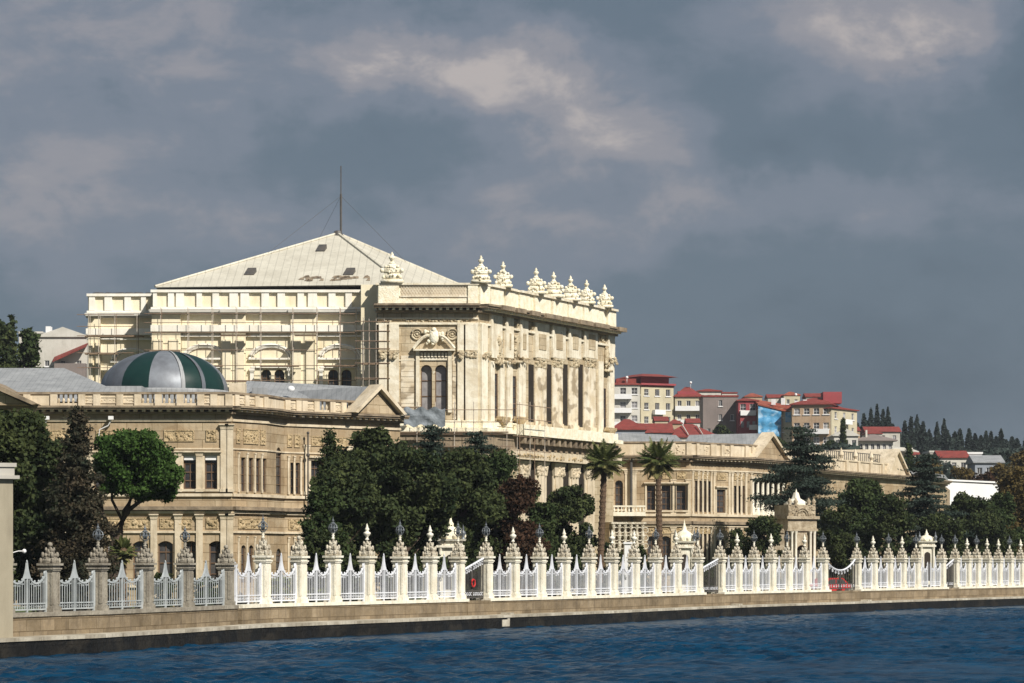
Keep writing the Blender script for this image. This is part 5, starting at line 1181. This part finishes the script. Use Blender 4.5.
n1 = (nx+1)*(nz+1); fs = [(k*n1+j*(nx+1)+i, k*n1+j*(nx+1)+i+1, k*n1+(j+1)*(nx+1)+i+1, k*n1+(j+1)*(nx+1)+i) for k in (0, 1) for j in range(nz) for i in range(nx)]
V.add(vs, fs); thing_mesh(V, 'blue_sheet', M['tarp_b'], 'large blue building sheet hung on the scaffolded house', 'sheeting', *f.p(2, .5, zt-3), smooth=True)
V = MB(); V.fbox(f, f.L*.84, f.L*1.25, .8, .95, zt-3.0, zt-.9); thing_mesh(V, 'blue_sheet', M['tarp_b'], 'small blue sheet right of the large one, by the peach block', 'sheeting', *f.p(f.L*1.1, .9, zt-3))
r, f, zt, gz = house('apartment_block', 792, 831, 405, 384, 'peach and white block with glazed top floor and broad red roof', 'apt_o', 5, 4, 'hip', rh=1.9, depth=16, over=.5, win=(1.4, 1.3), balc=((1, .3, .95), (3, .2, .9), (2, .25, .6)), side_win=False, slant=-1)
m = MB(); m.box(f.p(f.L*.86, 0, 0)[0], f.p(f.L*1.35, 0, 0)[0], f.A.y+3, f.A.y+8, zt+.5, Zp(391, f.A.y)); extra(r, 'roof_block', m, 'apt_r')
for k, q in enumerate((.0, .22, .55, -.35, -.6)): m = MB(); z = zt+1.9+(.4 if k > 2 else 0); m.fbox(f, f.L*q, f.L*(q+.09), -5, -4, z-2.0, z-.8+.2*(k % 2)); extra(r, 'chimney', m, 'white')
m = MB(); m.ball(f.p(f.L*.05, -3, zt+2.3), .30, seg=8); extra(r, 'satellite_dish', m, 'white', True)
r, f, zt, gz = house('apartment_block', 831.5, 857, 408.5, 383, 'tall cream block on the end with red roof and shaded balconies', 'apt_c', 5, 3, 'hip', rh=1.8, depth=16, over=.4, win=(1.2, 1.4), balc=((0, .35, .62), (1, .35, .62), (2, .35, .62)), slant=6)
r, f, zt, gz = house('town_house', 834, 858, 436, 372, 'white plastered house with low gable below the cream block', 'apt_w', 2, 3, 'end', rm='apt_w', rh=1.5, depth=10, cat='house', side_win=False)
r, f, zt, gz = house('town_house', 858, 893, 441, 388, 'long white villa with covered terrace and a chimney', 'apt_w', 3, 6, 'hip', rm='apt_g', rh=1.6, depth=10, cat='house', win=(1.0, 1.5), balc=((1, .05, .5),), over=.9, side_win=False)
m = MB(); m.fbox(f, f.L*.25, f.L*.30, -3, -2, zt, zt+2.4); extra(r, 'chimney', m, 'apt_w')
r, f, zt, gz = house('town_house', 878, 912, 449.5, 392, 'low white house with a broad flat terrace roof beside the villa', 'apt_w', 2, 4, None, rm='apt_w', depth=8, cat='house', over=1.5, side_win=False)
m = MB(); q = [f.p(f.L*.2, 3, zt), f.p(f.L*1.15, 3, zt-.5), f.p(f.L*1.1, -8, zt+.6), f.p(f.L*.3, -8, zt+1.2)]; m.hexa([(a, b, c-.2) for a, b, c in q], q); extra(r, 'terrace_canopy', m, 'apt_w')
# low red roofs behind the right wing
house('town_house', 612, 645, 430, 330, 'low house with shaded grey wall and plain red roof by the hall corner', 'apt_b', 2, 3, 'hip', rh=2.2, depth=14, cat='house', win=(.8, .7), side_win=False, base=1)
house('town_house', 636, 672, 433, 345, 'low red roofed house in the middle of the three behind the stone wing', 'apt_b', 2, 3, 'gable', rh=2.0, depth=12, cat='house', side_win=False, base=1)
r, f, zt, gz = house('town_house', 664, 718, 437.5, 350, 'wide red roof with pale ridges right behind the stone wing', 'apt_w', 2, 5, 'hip', rh=2.8, depth=16, cat='house', side_win=False, base=1, rm='redtile')
for q in (.45, .72):
    m = MB(); m.tube([f.p(f.L*q, .3, zt+.5), f.p(f.L*(q-.05)-.3, -5.5, zt+2.6)], .11, 5); extra(r, 'roof_ridge', m, 'apt_w')
# small far houses on the right
for a, b, y, d, lab, wm, rm, ro in ((930, 943, 452.5, 560, 'tiny white house between the cypress hill and brown trees', 'apt_w', 'apt_w', None), (940, 968, 458, 545, 'small far house with a long dull red roof', 'apt_w', 'redtile', 'gable'), (967, 982, 454, 552, 'bright white cube house right of the dull red roof', 'white', 'white', None), (975, 1003, 463, 520, 'grey blue far house with pale walls above the white tent roof', 'apt_b', 'lead', 'gable'), (866, 900, 432, 437, 'far white terrace house peeping over the villa', 'apt_w', 'redtile', 'gable')):
    house('town_house', a, b, y, d, lab, wm, 1, 3, ro, rm=rm, depth=9, rh=1.5, cat='house', side_win=False)

# further small houses of the quarter
for a, b, y, d, lab, wm, rm, ro, st, co in (
    (619, 634, 382, 440, 'dark red attic block peeping over the white apartment block', 'apt_r', 'redtile', 'hip', 3, 2),
    (722, 737, 393.5, 440, 'pale house top just above the grey brown block', 'apt_w', 'redtile', None, 3, 2),
    (745, 762, 397, 420, 'narrow peach house top between red block and orange roof', 'apt_o', 'orangetile', 'hip', 3, 2),
    (768, 786, 398, 430, 'small white house top above the orange red roof', 'apt_w', 'redtile', 'gable', 3, 2),
    (784, 800, 395.5, 428, 'cream house top left of the red roof block', 'apt_c', 'orangetile', 'hip', 3, 2),
    (806, 822, 397, 432, 'grey house top behind the peach and white block', 'apt_g', 'redtile', 'gable', 3, 2),
    (655, 668, 421, 372, 'little cream house with red roof under the dark red attic', 'apt_c', 'redtile', 'gable', 2, 2),
    (669, 682, 424, 368, 'little pink house below the pale yellow block', 'apt_o', 'redtile', 'hip', 2, 2),
    (687, 700, 423, 370, 'little white house left of the grey brown block', 'apt_w', 'redtile', 'gable', 2, 2),
    (846, 860, 431, 398, 'small peach house right below the tall cream block', 'apt_o', 'redtile', 'gable', 2, 2),
    (866, 882, 434, 420, 'white house with plain front behind the villa', 'apt_w', 'redtile', 'hip', 2, 3),
    (905, 920, 455, 440, 'low cream house right of the terrace canopy', 'apt_c', 'redtile', 'gable', 2, 2)):
    house('town_house', a, b, y, d, lab, wm, st, co, ro, rm=rm, depth=8, rh=1.1, cat='house', side_win=False, over=.2, win=(.7, 1.1))
# white marquee hall
f = Fr(P(946, 372), P(1001, 384)); r = root('marquee', *f.p(f.L/2, -6, 1), 'large plain white hall roof beyond the trees at the right', 'marquee'); zt = Zp(481, 372); m = MB()
m.fprism(f, [(0, .9), (f.L, .9), (f.L, zt-1.6), (f.L*.96, zt-.2), (0, zt)][::-1], -14, 0); extra(r, 'marquee_wall', m, 'white'); m = MB(); m.fbox(f, -.2, f.L*.97, -14.2, .2, zt-.2+.21, zt+.22); extra(r, 'marquee_roof', m, 'white')
# left background house
r, f, zt, gz = house('town_house', 39, 87, 337, 330, 'grey white gabled house behind the grey roof at the left', 'apt_w', 4, 3, 'end', rm='apt_w', rh=1.7, depth=12, cat='house', win=(.8, 1.0), skip={(0, 0), (0, 1), (0, 2)})
m = MB(); q = [f.p(f.L*.32, 2.2, zt-4.2), f.p(f.L*1.02, 2.2, zt-1.6), f.p(f.L*1.02, .1, zt-1.0), f.p(f.L*.32, .1, zt-3.4)]; m.hexa([(a, b, c-.25) for a, b, c in q], q); extra(r, 'lean_to_roof', m, 'redtile'); m = MB(); m.fbox(f, f.L*.35, f.L, .003, 1.8, gz, zt-4.6); extra(r, 'lean_to', m, 'apt_g')
m = MB(); m.fbox(f, f.L*.12, f.L*.22, -3, -1, zt, zt+1.9); extra(r, 'chimney', m, 'white')
r, f, zt, gz = house('town_house', 19, 42, 333.5, 342, 'pale house with one wide dark window left of the gabled house', 'apt_w', 4, 1, None, rm='apt_w', depth=10, cat='house', win=(1.9, 1.2), side_win=False)

# red car behind the wide gate
def car():
    d = 238; fr = Fr(P(829, d), P(853, d+1.5)); L = 2.0; r = root('parked_car', *fr.p(.9, 0, 1.0), 'red car parked in the garden behind the wide swagged gate', 'car')
    f = fr; z = 1.15; m = MB(); prof = [(-1.2, z+.25), (-1.15, z+.72), (-.4, z+.86), (.0, z+1.35), (1.5, z+1.38), (2.1, z+.9), (2.6, z+.8), (2.65, z+.25)]
    m.fprism(f, prof[::-1], -1.6, 0); b = m.build('body', M['red'], r)
    m = MB(); m.fprism(f, [(-.25, z+.88), (.06, z+1.27), (.7, z+1.29), (.7, z+.88)][::-1], -.02, .02); m.fprism(f, [(.78, z+.88), (.78, z+1.29), (1.44, z+1.30), (1.9, z+.9)][::-1], -.02, .02); m.build('window', M['glass'], r)
    for u in (-.55, 1.9):
        w = MB(); pts = [f.p(u+.30*math.cos(2*math.pi*i/12), .02, z+.25+.30*math.sin(2*math.pi*i/12)) for i in range(12)]; k = 12; b2 = [f.p(u+.30*math.cos(2*math.pi*i/12), -.2, z+.25+.30*math.sin(2*math.pi*i/12)) for i in range(12)]
        w.add(pts+b2, [tuple(range(12)), tuple(range(23, 11, -1))]+[(i, (i+1) % 12, 12+(i+1) % 12, 12+i) for i in range(12)]); w.build('wheel', M['iron_d'], r)
car()

# ================================================================== trees
def leaf_faces(C, tint, size, rg, squash=.8, up=.2):
    N = len(C); nrm = rg.normal(size=(N, 3))+np.array([0, 0, up]); nrm /= np.linalg.norm(nrm, axis=1)[:, None]
    a = np.cross(nrm, rg.normal(size=(N, 3))); a /= np.linalg.norm(a, axis=1)[:, None]; b = np.cross(nrm, a)*squash
    sz = size*rg.uniform(.5, 1.4, N)[:, None]; a *= sz; b *= sz
    V = np.stack([C-a*.9-b*.3, C+a*.2-b*.8, C+a+b*.25, C-a*.1+b*.85], 1).reshape(-1, 3)
    return V, np.repeat(np.clip(tint, 0, 1), 4)
def leaves(lobes, n, size, seed, gap=.35, hollow=.45, squash=.8):
    """n small leaf faces spread through ellipsoid lobes; gaps follow a coarse 3-d pattern"""
    rg = np.random.default_rng(seed); lobes = np.array(lobes, float); vol = (lobes[:, 3]*lobes[:, 4]*lobes[:, 5])**.62; pr = vol/vol.sum()
    N = int(n*1.5); k = rg.choice(len(lobes), N, p=pr); d = rg.normal(size=(N, 3)); d /= np.linalg.norm(d, axis=1)[:, None]
    rr = hollow+(1.12-hollow)*rg.random(N)**.8; stray = rg.random(N) < .10; rr[stray] *= 1.2
    C = lobes[k, :3]+d*rr[:, None]*lobes[k, 3:6]
    q = 1.6; s = np.sin(C[:, 0]*q+seed)+np.sin(C[:, 1]*q*.9+2*seed)+np.sin(C[:, 2]*q*1.3+1.7*seed)+.7*np.sin(C[:, 0]*q*2.7+C[:, 2]*3.1)
    keep = rg.random(N) > gap*(s < -.2)*1.6; C = C[keep][:n]; k = k[keep][:n]; N = len(C)
    clump = rg.random(len(lobes))[k]; return leaf_faces(C, .45*clump+.6*rg.random(N)**1.5-.1, size, rg, squash)
def branch_leaves(br, n, size, seed, flat=.25, squash=.55):
    """leaf faces along boughs: br rows = start xyz, end xyz, half width"""
    rg = np.random.default_rng(seed); br = np.array(br, float); L = np.linalg.norm(br[:, 3:6]-br[:, :3], axis=1)*np.sqrt(br[:, 6]); k = rg.choice(len(br), n, p=L/L.sum())
    t = rg.random(n)**.75; w = br[k, 6]*(.35+.9*np.sin(np.pi*np.clip(t*.85+.12, 0, 1))); off = rg.normal(size=(n, 3))*np.array([1, 1, flat])*w[:, None]*.55
    C = br[k, :3]+(br[k, 3:6]-br[k, :3])*t[:, None]+off; C[:, 2] -= (t**2)*w*.12
    cl = rg.random(len(br))[k]; return leaf_faces(C, .5*cl+.55*rg.random(n)**1.5-.1, size, rg, squash, .5)
def leaf_obj(name, V, T, m, parent):
    org = np.array(WLOC[parent.name]); me = bpy.data.meshes.new(name); n = len(V)//4; me.vertices.add(len(V)); me.vertices.foreach_set('co', (V-org).astype(np.float32).ravel())
    me.loops.add(4*n); me.loops.foreach_set('vertex_index', np.arange(4*n, dtype=np.int32)); me.polygons.add(n); me.polygons.foreach_set('loop_start', np.arange(0, 4*n, 4, dtype=np.int32)); me.update(calc_edges=True)
    at = me.attributes.new('tint', 'FLOAT', 'POINT'); at.data.foreach_set('value', T.astype(np.float32)); me.materials.append(M[m])
    o = bpy.data.objects.new(name, me); COL.objects.link(o); o.parent = parent; return o
SEED = [10]
def tree(name, px, ytop, w, d, label, mtl, kind='round', n=7000, size=.22, group=None, gz=None, cat='tree', trunk=True, low=None):
    n = int(n*3.2)
    SEED[0] += 1; sd = SEED[0]; rg = random.Random(sd); x, y = P(px, d); g = gz if gz is not None else ground_z(x, y); zt = Zp(ytop, d); h = zt-g; R_ = w/2*d/FP
    r = root(name, x, y, g, label, cat, group); lobes = []; limbs = []; br = []
    if kind == 'round':
        lo = g+h*(low if low is not None else .22); ph = rg.uniform(0, 6)
        for i in range(70):
            a = rg.uniform(0, 6.28); t = rg.random()**.85; z = lo+(zt-lo)*(.04+.90*t)
            q = R_*math.sqrt(max(.04, 1-((t-.40)/.66)**2))*(1+.18*math.sin(3*a+ph)+.12*math.sin(t*9+ph*2+a)); f_ = rg.random()**.6*.88; s = R_*rg.uniform(.15, .32)*min(1.5, max(1, h/(3.4*R_)))
            p = (x+q*f_*math.cos(a), y+q*f_*math.sin(a), z); lobes.append((*p, s, s, s*rg.uniform(.6, .9)))
            if f_ > .4: limbs.append(p)
        for _ in range(9): a = rg.uniform(0, 6.28); q = R_*rg.uniform(0, .32); s = R_*rg.uniform(.12, .2); lobes.append((x+q*math.cos(a), y+q*math.sin(a), zt-s-rg.uniform(0, .10)*h, s, s, s))
        V, T = leaves(lobes, n, size*.50, sd, hollow=.1)
    elif kind == 'cone':
        lo = g+h*(low if low is not None else .06); k = int(30+h*5)
        for i in range(k):
            t = (i+rg.random())/k; z = lo+(zt-lo)*t; L = (R_*(1-t)**.82*rg.uniform(.55, 1.12)+.12); a = i*2.4+rg.uniform(-.5, .5)
            e = (x+L*math.cos(a), y+L*math.sin(a), z-L*rg.uniform(.02, .32)); br.append((x, y, z+.2, *e, .22+.26*L)); 
            if i % 4 == 0: limbs.append(e)
        V, T = branch_leaves(br, n, size*.50, sd, .45)
    elif kind == 'column':
        for i in range(26):
            t = i/25; z = g+h*(.03+.95*t); rad = R_*(math.sin(math.pi*min(1, (t*.80+.20)))**.9)*.72+.10
            for j in range(2): a = rg.uniform(0, 6.28); lobes.append((x+rad*.3*math.cos(a), y+rad*.3*math.sin(a), z, rad*.75, rad*.75, h/20))
        V, T = leaves(lobes, n, size, sd, .1)
    elif kind == 'cedar':   # flat spreading boughs
        lo = g+h*(low if low is not None else .25); k = int(34+h*1.6)
        for i in range(k):
            t = (i+rg.random()*.6)/k; z = lo+(zt-lo)*t*.98; L = R_*(1-.80*t**1.5)*rg.uniform(.45, 1.12); a = i*2.4+rg.uniform(-.7, .7)
            e = (x+L*math.cos(a), y+L*math.sin(a), z+L*rg.uniform(-.12, .10)); br.append((x+L*.12*math.cos(a), y+L*.12*math.sin(a), z, *e, .35+.34*L)); limbs.append(e)
        V, T = branch_leaves(br, n, size*.48, sd, .16)
    leaf_obj('crown', V, T, mtl, r)
    if trunk:
        m = MB(); tr = max(.12, h*.022); lean = rg.uniform(-.3, .3); topz = g+h*(.9 if kind != 'round' else .7)
        m.tube([(x, y, g-.3), (x+lean*.3, y, g+h*.3), (x+lean*.6, y, g+h*.6), (x+lean*.3, y, topz)], tr, 7, tr*.25)
        for p in limbs[::max(1, len(limbs)//12)]:
            zz = max(g+h*.15, p[2]-(abs(p[0]-x)+.4)*(.2 if kind in ('cedar', 'cone') else .8)); m.tube([(x+lean*.4, y, zz), ((x+p[0])/2, (y+p[1])/2, (zz+p[2])/2+.1), p], tr*.32, 5, tr*.12)
        m.build('trunk', M['bark'], r)
    return r
TREE_N = 1.9
def palm(px, yc, rpx, d, label, seed, name='palm_tree', tr=.23):
    rg = random.Random(seed); x, y = P(px, d); g = ground_z(x, y); zc = Zp(yc, d); R_ = rpx*d/FP; r = root(name, x, y, g, label, 'palm tree', 'palm trees in the palace garden')
    m = MB(); k = 14; pts = [(x+.18*math.sin(i/k*2.2+seed), y, g-.2+(zc-g)*i/k) for i in range(k+1)]; m.tube(pts, tr, 9, tr*.78)
    for i in range(int((zc-g)/.35)):
        z = g+.35*i; t = (z-g)/(zc-g); m.lathe(x+.18*math.sin(t*2.2+seed), y, [(tr*1.0*(1-.2*t), z), (tr*1.16*(1-.2*t), z+.1), (tr*1.0*(1-.2*t), z+.2)], 8)
    m.build('trunk', M['palm_bark'], r); xt = pts[-1][0]; V = []; T = []
    def frond(a, el, L, droop, tint):
        n = 11; prev = None; ca, sa = math.cos(a), math.sin(a); side = Vector((-sa, ca, 0)); spine = []
        for i in range(n+1):
            t = i/n; rr = L*t*math.cos(el)*(1-.18*t); z = L*t*math.sin(el)-droop*L*t*t; spine.append(Vector((xt+ca*rr, y+sa*rr, zc+z)))
        # stiff stem then a fan of narrow leaflets
        for i in range(2, n+1):
            p = spine[i-1]; q = spine[i]; dd = (q-p).normalized(); t = i/n; w = L*.19*math.sin(math.pi*min(1, t*.80+.12))
            for s in (-1, 1):
                for kk in range(2):
                    b0 = p.lerp(q, kk*.5); tip = b0+side*s*w+dd*w*.7+Vector((0, 0, -w*(.35+rg.random()*.3))); V.extend([tuple(b0), tuple(b0+dd*.07), tuple(tip+dd*.02), tuple(tip)]); T.extend([tint+rg.uniform(-.1, .1)]*4)
            V.extend([tuple(p+side*.03), tuple(q+side*.03), tuple(q-side*.03), tuple(p-side*.03)]); T.extend([.9]*4)
    for i in range(105):
        el = math.asin(rg.uniform(-.8, .97)); frond(rg.uniform(0, 6.28), el, R_*rg.uniform(.85, 1.12)*(1 if el > -.2 else .85), rg.uniform(.06, .26) if el > 0 else .06, .15+(.5 if el < -.15 else .0)+rg.uniform(0, .25))
    leaf_obj('fronds', np.array(V), np.clip(np.array(T), 0, 1), 'l_palm', r)
    m = MB(); m.ball((xt, y, zc-.15), tr*1.5, tr*1.5, tr*2, 8, 6); m.build('crown_shaft', M['palm_bark'], r)
    return r
G_ = 'trees of the palace garden'
T_ = tree
T_('conifer', 4, 408, 120, 148, 'very dark conifer filling the left edge behind the beige wall', 'l_dark', 'round', 17000, .24, G_, low=0)
T_('conifer', 42, 434, 66, 151, 'narrow dark conifer between the edge tree and the brown one', 'l_dark', 'round', 11000, .22, G_, low=0)
T_('conifer', 77, 409, 100, 146, 'brown tinged conifer with a pointed top left of the bright pine', 'l_purple', 'cone', 14000, .20, G_, low=.02)
def stone_pine():
    d = 157; x, y = P(112, d); g = 1.0; r = root('stone_pine', x, y, g, 'bright green umbrella pine with leaning forked trunk', 'tree', G_); rg = random.Random(8); lobes = []
    for cx, cy, rx, rz in ((138, 450, 36, 26), (140, 470, 38, 26), (116, 462, 24, 26), (165, 470, 20, 24), (112, 452, 20, 20), (162, 462, 20, 22), (120, 475, 22, 16), (168, 480, 14, 18), (150, 482, 20, 15), (138, 436, 22, 10), (104, 468, 14, 12), (176, 470, 10, 12), (160, 492, 18, 12), (128, 490, 20, 12), (148, 494, 18, 10), (110, 486, 16, 12)):
        for j in range(8):
            X, Y = P(cx+rg.uniform(-.55, .55)*rx, d+rg.uniform(-2.0, 2.0)); s = d/FP; lobes.append((X, Y, Zp(cy+rg.uniform(-.5, .5)*rz, d), rx*s*.42, rx*s*.5, rz*s*.42))
    V, T = leaves(lobes, 56000, .09, 4, .25, .1); leaf_obj('crown', V, T, 'l_pine', r); m = MB(); q = lambda px, py, dd=0: (*P(px, d+dd), Zp(py, d))
    m.tube([q(112, 606), q(113, 560), q(118, 535), q(126, 512), q(134, 490), q(140, 465)], .36, 8, .14); m.tube([q(116, 542), q(108, 526), q(102, 512), q(100, 490)], .17, 6, .08); m.tube([q(126, 512), q(142, 500), q(156, 485)], .14, 6, .06); m.tube([q(112, 532), q(122, 520), q(112, 500), q(112, 470)], .12, 6, .06); m.build('trunk', M['bark'], r)
stone_pine()
palm(126, 551, 17, 150, 'short young palm between the brown conifer and the pine trunk', 3, 'young_palm', .2)
T_('conifer', 330, 432, 62, 172, 'ragged dark conifer with upturned branches at the end of the arched wing', 'l_dark', 'cone', 9000, .20, G_, low=.1)
T_('cedar', 370, 426, 104, 181, 'dark tree under the stone gable of the wing', 'l_dark', 'round', 15000, .25, G_, low=.0)
T_('cedar', 432, 421, 74, 188, 'blue tinged cedar top in front of the grey tarpaulin', 'l_blue', 'cedar', 15000, .22, G_, low=.1)
T_('cedar', 478, 428, 76, 191, 'blue tinged cedar below the white ledge corner', 'l_blue', 'cedar', 15000, .22, G_, low=.1)
T_('broadleaf_tree', 346, 458, 100, 167, 'dark green tree standing before the ragged conifer', 'l_dark', 'round', 15000, .24, G_, low=0)
T_('broadleaf_tree', 405, 446, 116, 173, 'broad dark tree in the middle of the dense garden clump', 'l_dark', 'round', 17000, .24, G_, low=0)
T_('broadleaf_tree', 458, 450, 112, 182, 'broad dark tree rising behind the white spired gate pier', 'l_dark', 'round', 16000, .24, G_, low=0)
T_('broadleaf_tree', 498, 450, 72, 190, 'slim dark tree left of the red brown one', 'l_mid', 'round', 9000, .22, G_, low=.05)
T_('copper_tree', 517, 474, 54, 187, 'red brown leaved tree in the garden', 'l_red', 'round', 9000, .20, G_, low=.0)
T_('broadleaf_tree', 568, 482, 66, 196, 'round topped dark tree just left of the left palm', 'l_dark', 'round', 12000, .22, G_, low=.0)
T_('broadleaf_tree', 543, 500, 50, 194, 'low dark tree between copper tree and round topped tree', 'l_mid', 'round', 5000, .2, G_, low=.0)
T_('broadleaf_tree', 322, 485, 48, 161, 'lighter green small tree at the foot of the rain pipe', 'l_mid', 'round', 6000, .20, G_, low=.0)
T_('broadleaf_tree', 320, 530, 42, 160, 'low dark bushy tree below the lighter green one', 'l_dark', 'round', 6000, .22, G_, low=.0)
palm(602, 461, 27, 196, 'tall fan palm on the left, before the column front', 5)
palm(661, 460, 27, 208, 'tall fan palm on the right, before the three windows', 9)
T_('cedar', 802, 424, 96, 262, 'spreading layered cedar before the far wing and red roofs', 'l_blue', 'cedar', 19000, .24, G_, low=.30)
T_('broadleaf_tree', 764, 516, 48, 237, 'dark shrubby tree left of the gate tower', 'l_dark', 'round', 7000, .22, G_, low=.0)
T_('broadleaf_tree', 738, 528, 26, 246, 'small dark tree below the palace porch', 'l_dark', 'round', 4000, .2, G_, low=.0)
T_('broadleaf_tree', 842, 504, 52, 252, 'dark tree just right of the gate tower', 'l_dark', 'round', 9000, .24, G_, low=.0)
T_('broadleaf_tree', 860, 478, 72, 268, 'wide mid green tree between the two cedars', 'l_mid', 'round', 14000, .27, G_, low=.0)
T_('broadleaf_tree', 890, 494, 44, 262, 'dark tree at the left foot of the second cedar', 'l_dark', 'round', 8000, .25, G_, low=.0)
T_('cedar', 926, 451, 82, 276, 'tall dark cedar left of the white marquee', 'l_blue', 'cedar', 15000, .27, G_, low=.15)
T_('broadleaf_tree', 965, 494, 60, 284, 'dark tree under the left part of the white marquee', 'l_dark', 'round', 9000, .28, G_, low=.0)
T_('broadleaf_tree', 998, 490, 54, 292, 'dark tree under the right end of the white marquee', 'l_mid', 'round', 9000, .28, G_, low=.0)
T_('broadleaf_tree', 1022, 462, 52, 300, 'brown green tree cut by the right edge', 'l_olive', 'round', 10000, .28, G_, low=.0)
T_('broadleaf_tree', 938, 512, 60, 270, 'low dark tree behind the far domed gate pier', 'l_dark', 'round', 8000, .26, G_, low=.0)
T_('broadleaf_tree', 985, 515, 70, 280, 'low dark tree behind the farthest fence posts', 'l_dark', 'round', 9000, .26, G_, low=.0)
T_('broadleaf_tree', 610, 543, 26, 200, 'low bush at the foot of the left palm', 'l_dark', 'round', 2500, .2, G_, low=.0, trunk=False, cat='bush')
T_('broadleaf_tree', 640, 546, 22, 207, 'low bush at the foot of the right palm', 'l_dark', 'round', 2500, .2, G_, low=.0, trunk=False, cat='bush')
for px, yt, w, d, lab, mm in ((280, 575, 34, 156, 'yellow green shrub behind the bare topped fence post', 'l_yel'), (316, 576, 30, 160, 'yellow green shrub below the ragged conifer', 'l_yel'), (205, 575, 36, 148, 'green shrub behind the low grey fence', 'l_mid'), (160, 572, 40, 146, 'darker shrub under the umbrella pine', 'l_dark'), (700, 560, 40, 220, 'low clipped shrub under the narrow windows', 'l_mid')):
    T_('garden_shrub', px, yt, w, d, lab, mm, 'round', 2500, .13, 'shrubs behind the fence', low=-.1, trunk=False, cat='shrub')
# beyond the palace
GB = 'trees behind the palace and town'
for px, yt, w, d, kind, mm, lab in ((-6, 314, 52, 300, 'round', 'l_dark', 'tall far conifer cut by the left edge, above the grey roof'), (12, 316, 34, 306, 'cone', 'l_dark', 'far conifer with the highest tip at the left edge'), (26, 326, 34, 312, 'round', 'l_mid', 'smaller far conifer next to the pale house'),
    (687, 432, 20, 385, 'round', 'l_mid', 'small green tree below the pale yellow block'), (722, 424, 24, 376, 'round', 'l_dark', 'dark tree against the grey brown block'), (776, 436, 22, 360, 'round', 'l_mid', 'tree below the blue sheeting'), (843, 419, 11, 368, 'cone', 'l_dark', 'dark small conifer before the tall cream block'),
    (848, 452, 40, 352, 'round', 'l_olive', 'olive green trees edge below the white plastered house'), (832, 440, 20, 356, 'round', 'l_mid', 'round tree right of the layered cedar top'), (909, 444, 26, 420, 'cone', 'l_mid', 'mid green conifer beside the flat terrace roof'),
    (925, 459, 48, 430, 'round', 'l_olive', 'brownish tree right of the terrace roof'), (962, 466, 50, 440, 'round', 'l_olive', 'brownish tree under the dull red roof'), (1000, 462, 48, 425, 'round', 'l_olive', 'brownish tree above the right end of the marquee'), (1024, 448, 34, 435, 'round', 'l_olive', 'tallest brownish tree at the right edge'), (898, 470, 30, 400, 'round', 'l_olive', 'brown green tree behind the small stone gable'), (984, 470, 40, 400, 'round', 'l_red', 'rusty tree just above the marquee')):
    d = 545+(d-352)*1.9 if 352 <= d < 390 else d
    T_('hill_tree', px, yt, w, d, lab, mm, kind, 4500, .42, GB, low=(.5 if px < 60 else .05) if kind == 'round' else .0)
# cypress hill: single cypresses on the ridge, a mass of wood below them
cyp = [(864, 414, 12), (871, 409, 9), (877, 405, 9), (883, 410, 10), (888, 409, 9), (869, 420, 16), (880, 420, 18), (893, 424, 12), (898, 430, 14), (905, 421, 9), (911, 417, 9), (917, 416, 10), (923, 422, 13), (929, 430, 12), (937, 424, 8), (944, 420, 8), (947, 430, 12), (955, 432, 12), (960, 429, 9), (969, 429, 9), (975, 434, 8), (981, 436, 10), (986, 432, 6), (991, 432, 6), (996, 437, 9), (1001, 430, 7), (1006, 440, 12), (1012, 437, 9), (1017, 439, 8), (858, 424, 14), (1028, 432, 12), (1036, 436, 12)]
first = None
for i, (px, yt, w) in enumerate(cyp):
    d = 760+(i % 4)*12
    T_('cypress', px, yt, w, d, 'dark cypress among those along the crest of the far hill', 'l_far', 'column', 1500, .4, 'cypresses along the far hill crest')
def wood():
    rg = np.random.default_rng(11); lobes = []
    for _ in range(260):
        px = rg.uniform(800, 1080); d = rg.uniform(690, 800); x, y = P(px, d); g = ground_z(x, y); h = rg.uniform(.6, 1.8); lobes.append((x, y, g+h*.6, 3.0, 3.0, h*.6))
    for _ in range(180):
        px = rg.uniform(780, 1080); d = rg.uniform(500, 690); x, y = P(px, d); g = ground_z(x, y); h = rg.uniform(2, 4); lobes.append((x, y, g+h*.5, 2.4, 2.4, h*.5))
    V, T = leaves(lobes, 90000, .55, 21, .2, .4); o = root('dummy', 0, 0, 0, 'x', 'x'); q = leaf_obj('far_wood', V, T, 'l_far', o); q.parent = None; bpy.data.objects.remove(o); q['kind'] = 'stuff'; q['label'] = 'mass of dark wood covering the far hill below the cypresses'; q['category'] = 'wood'
wood()
# ================================================================== haze over the far hill
def haze():
    m = bpy.data.materials.new('haze_air'); m.use_nodes = True; nt = m.node_tree; nt.nodes.clear()
    o = nt.nodes.new('ShaderNodeOutputMaterial'); v = nt.nodes.new('ShaderNodeVolumePrincipled'); v.inputs['Density'].default_value = .00008
    v.inputs['Color'].default_value = (.80, .88, 1, 1); nt.links.new(v.outputs[0], o.inputs['Volume'])
    mb = MB(); mb.box(-9000, 9000, -4000, 9500, -4, 75); q = mb.build('haze', m, None, kind='stuff')
haze()
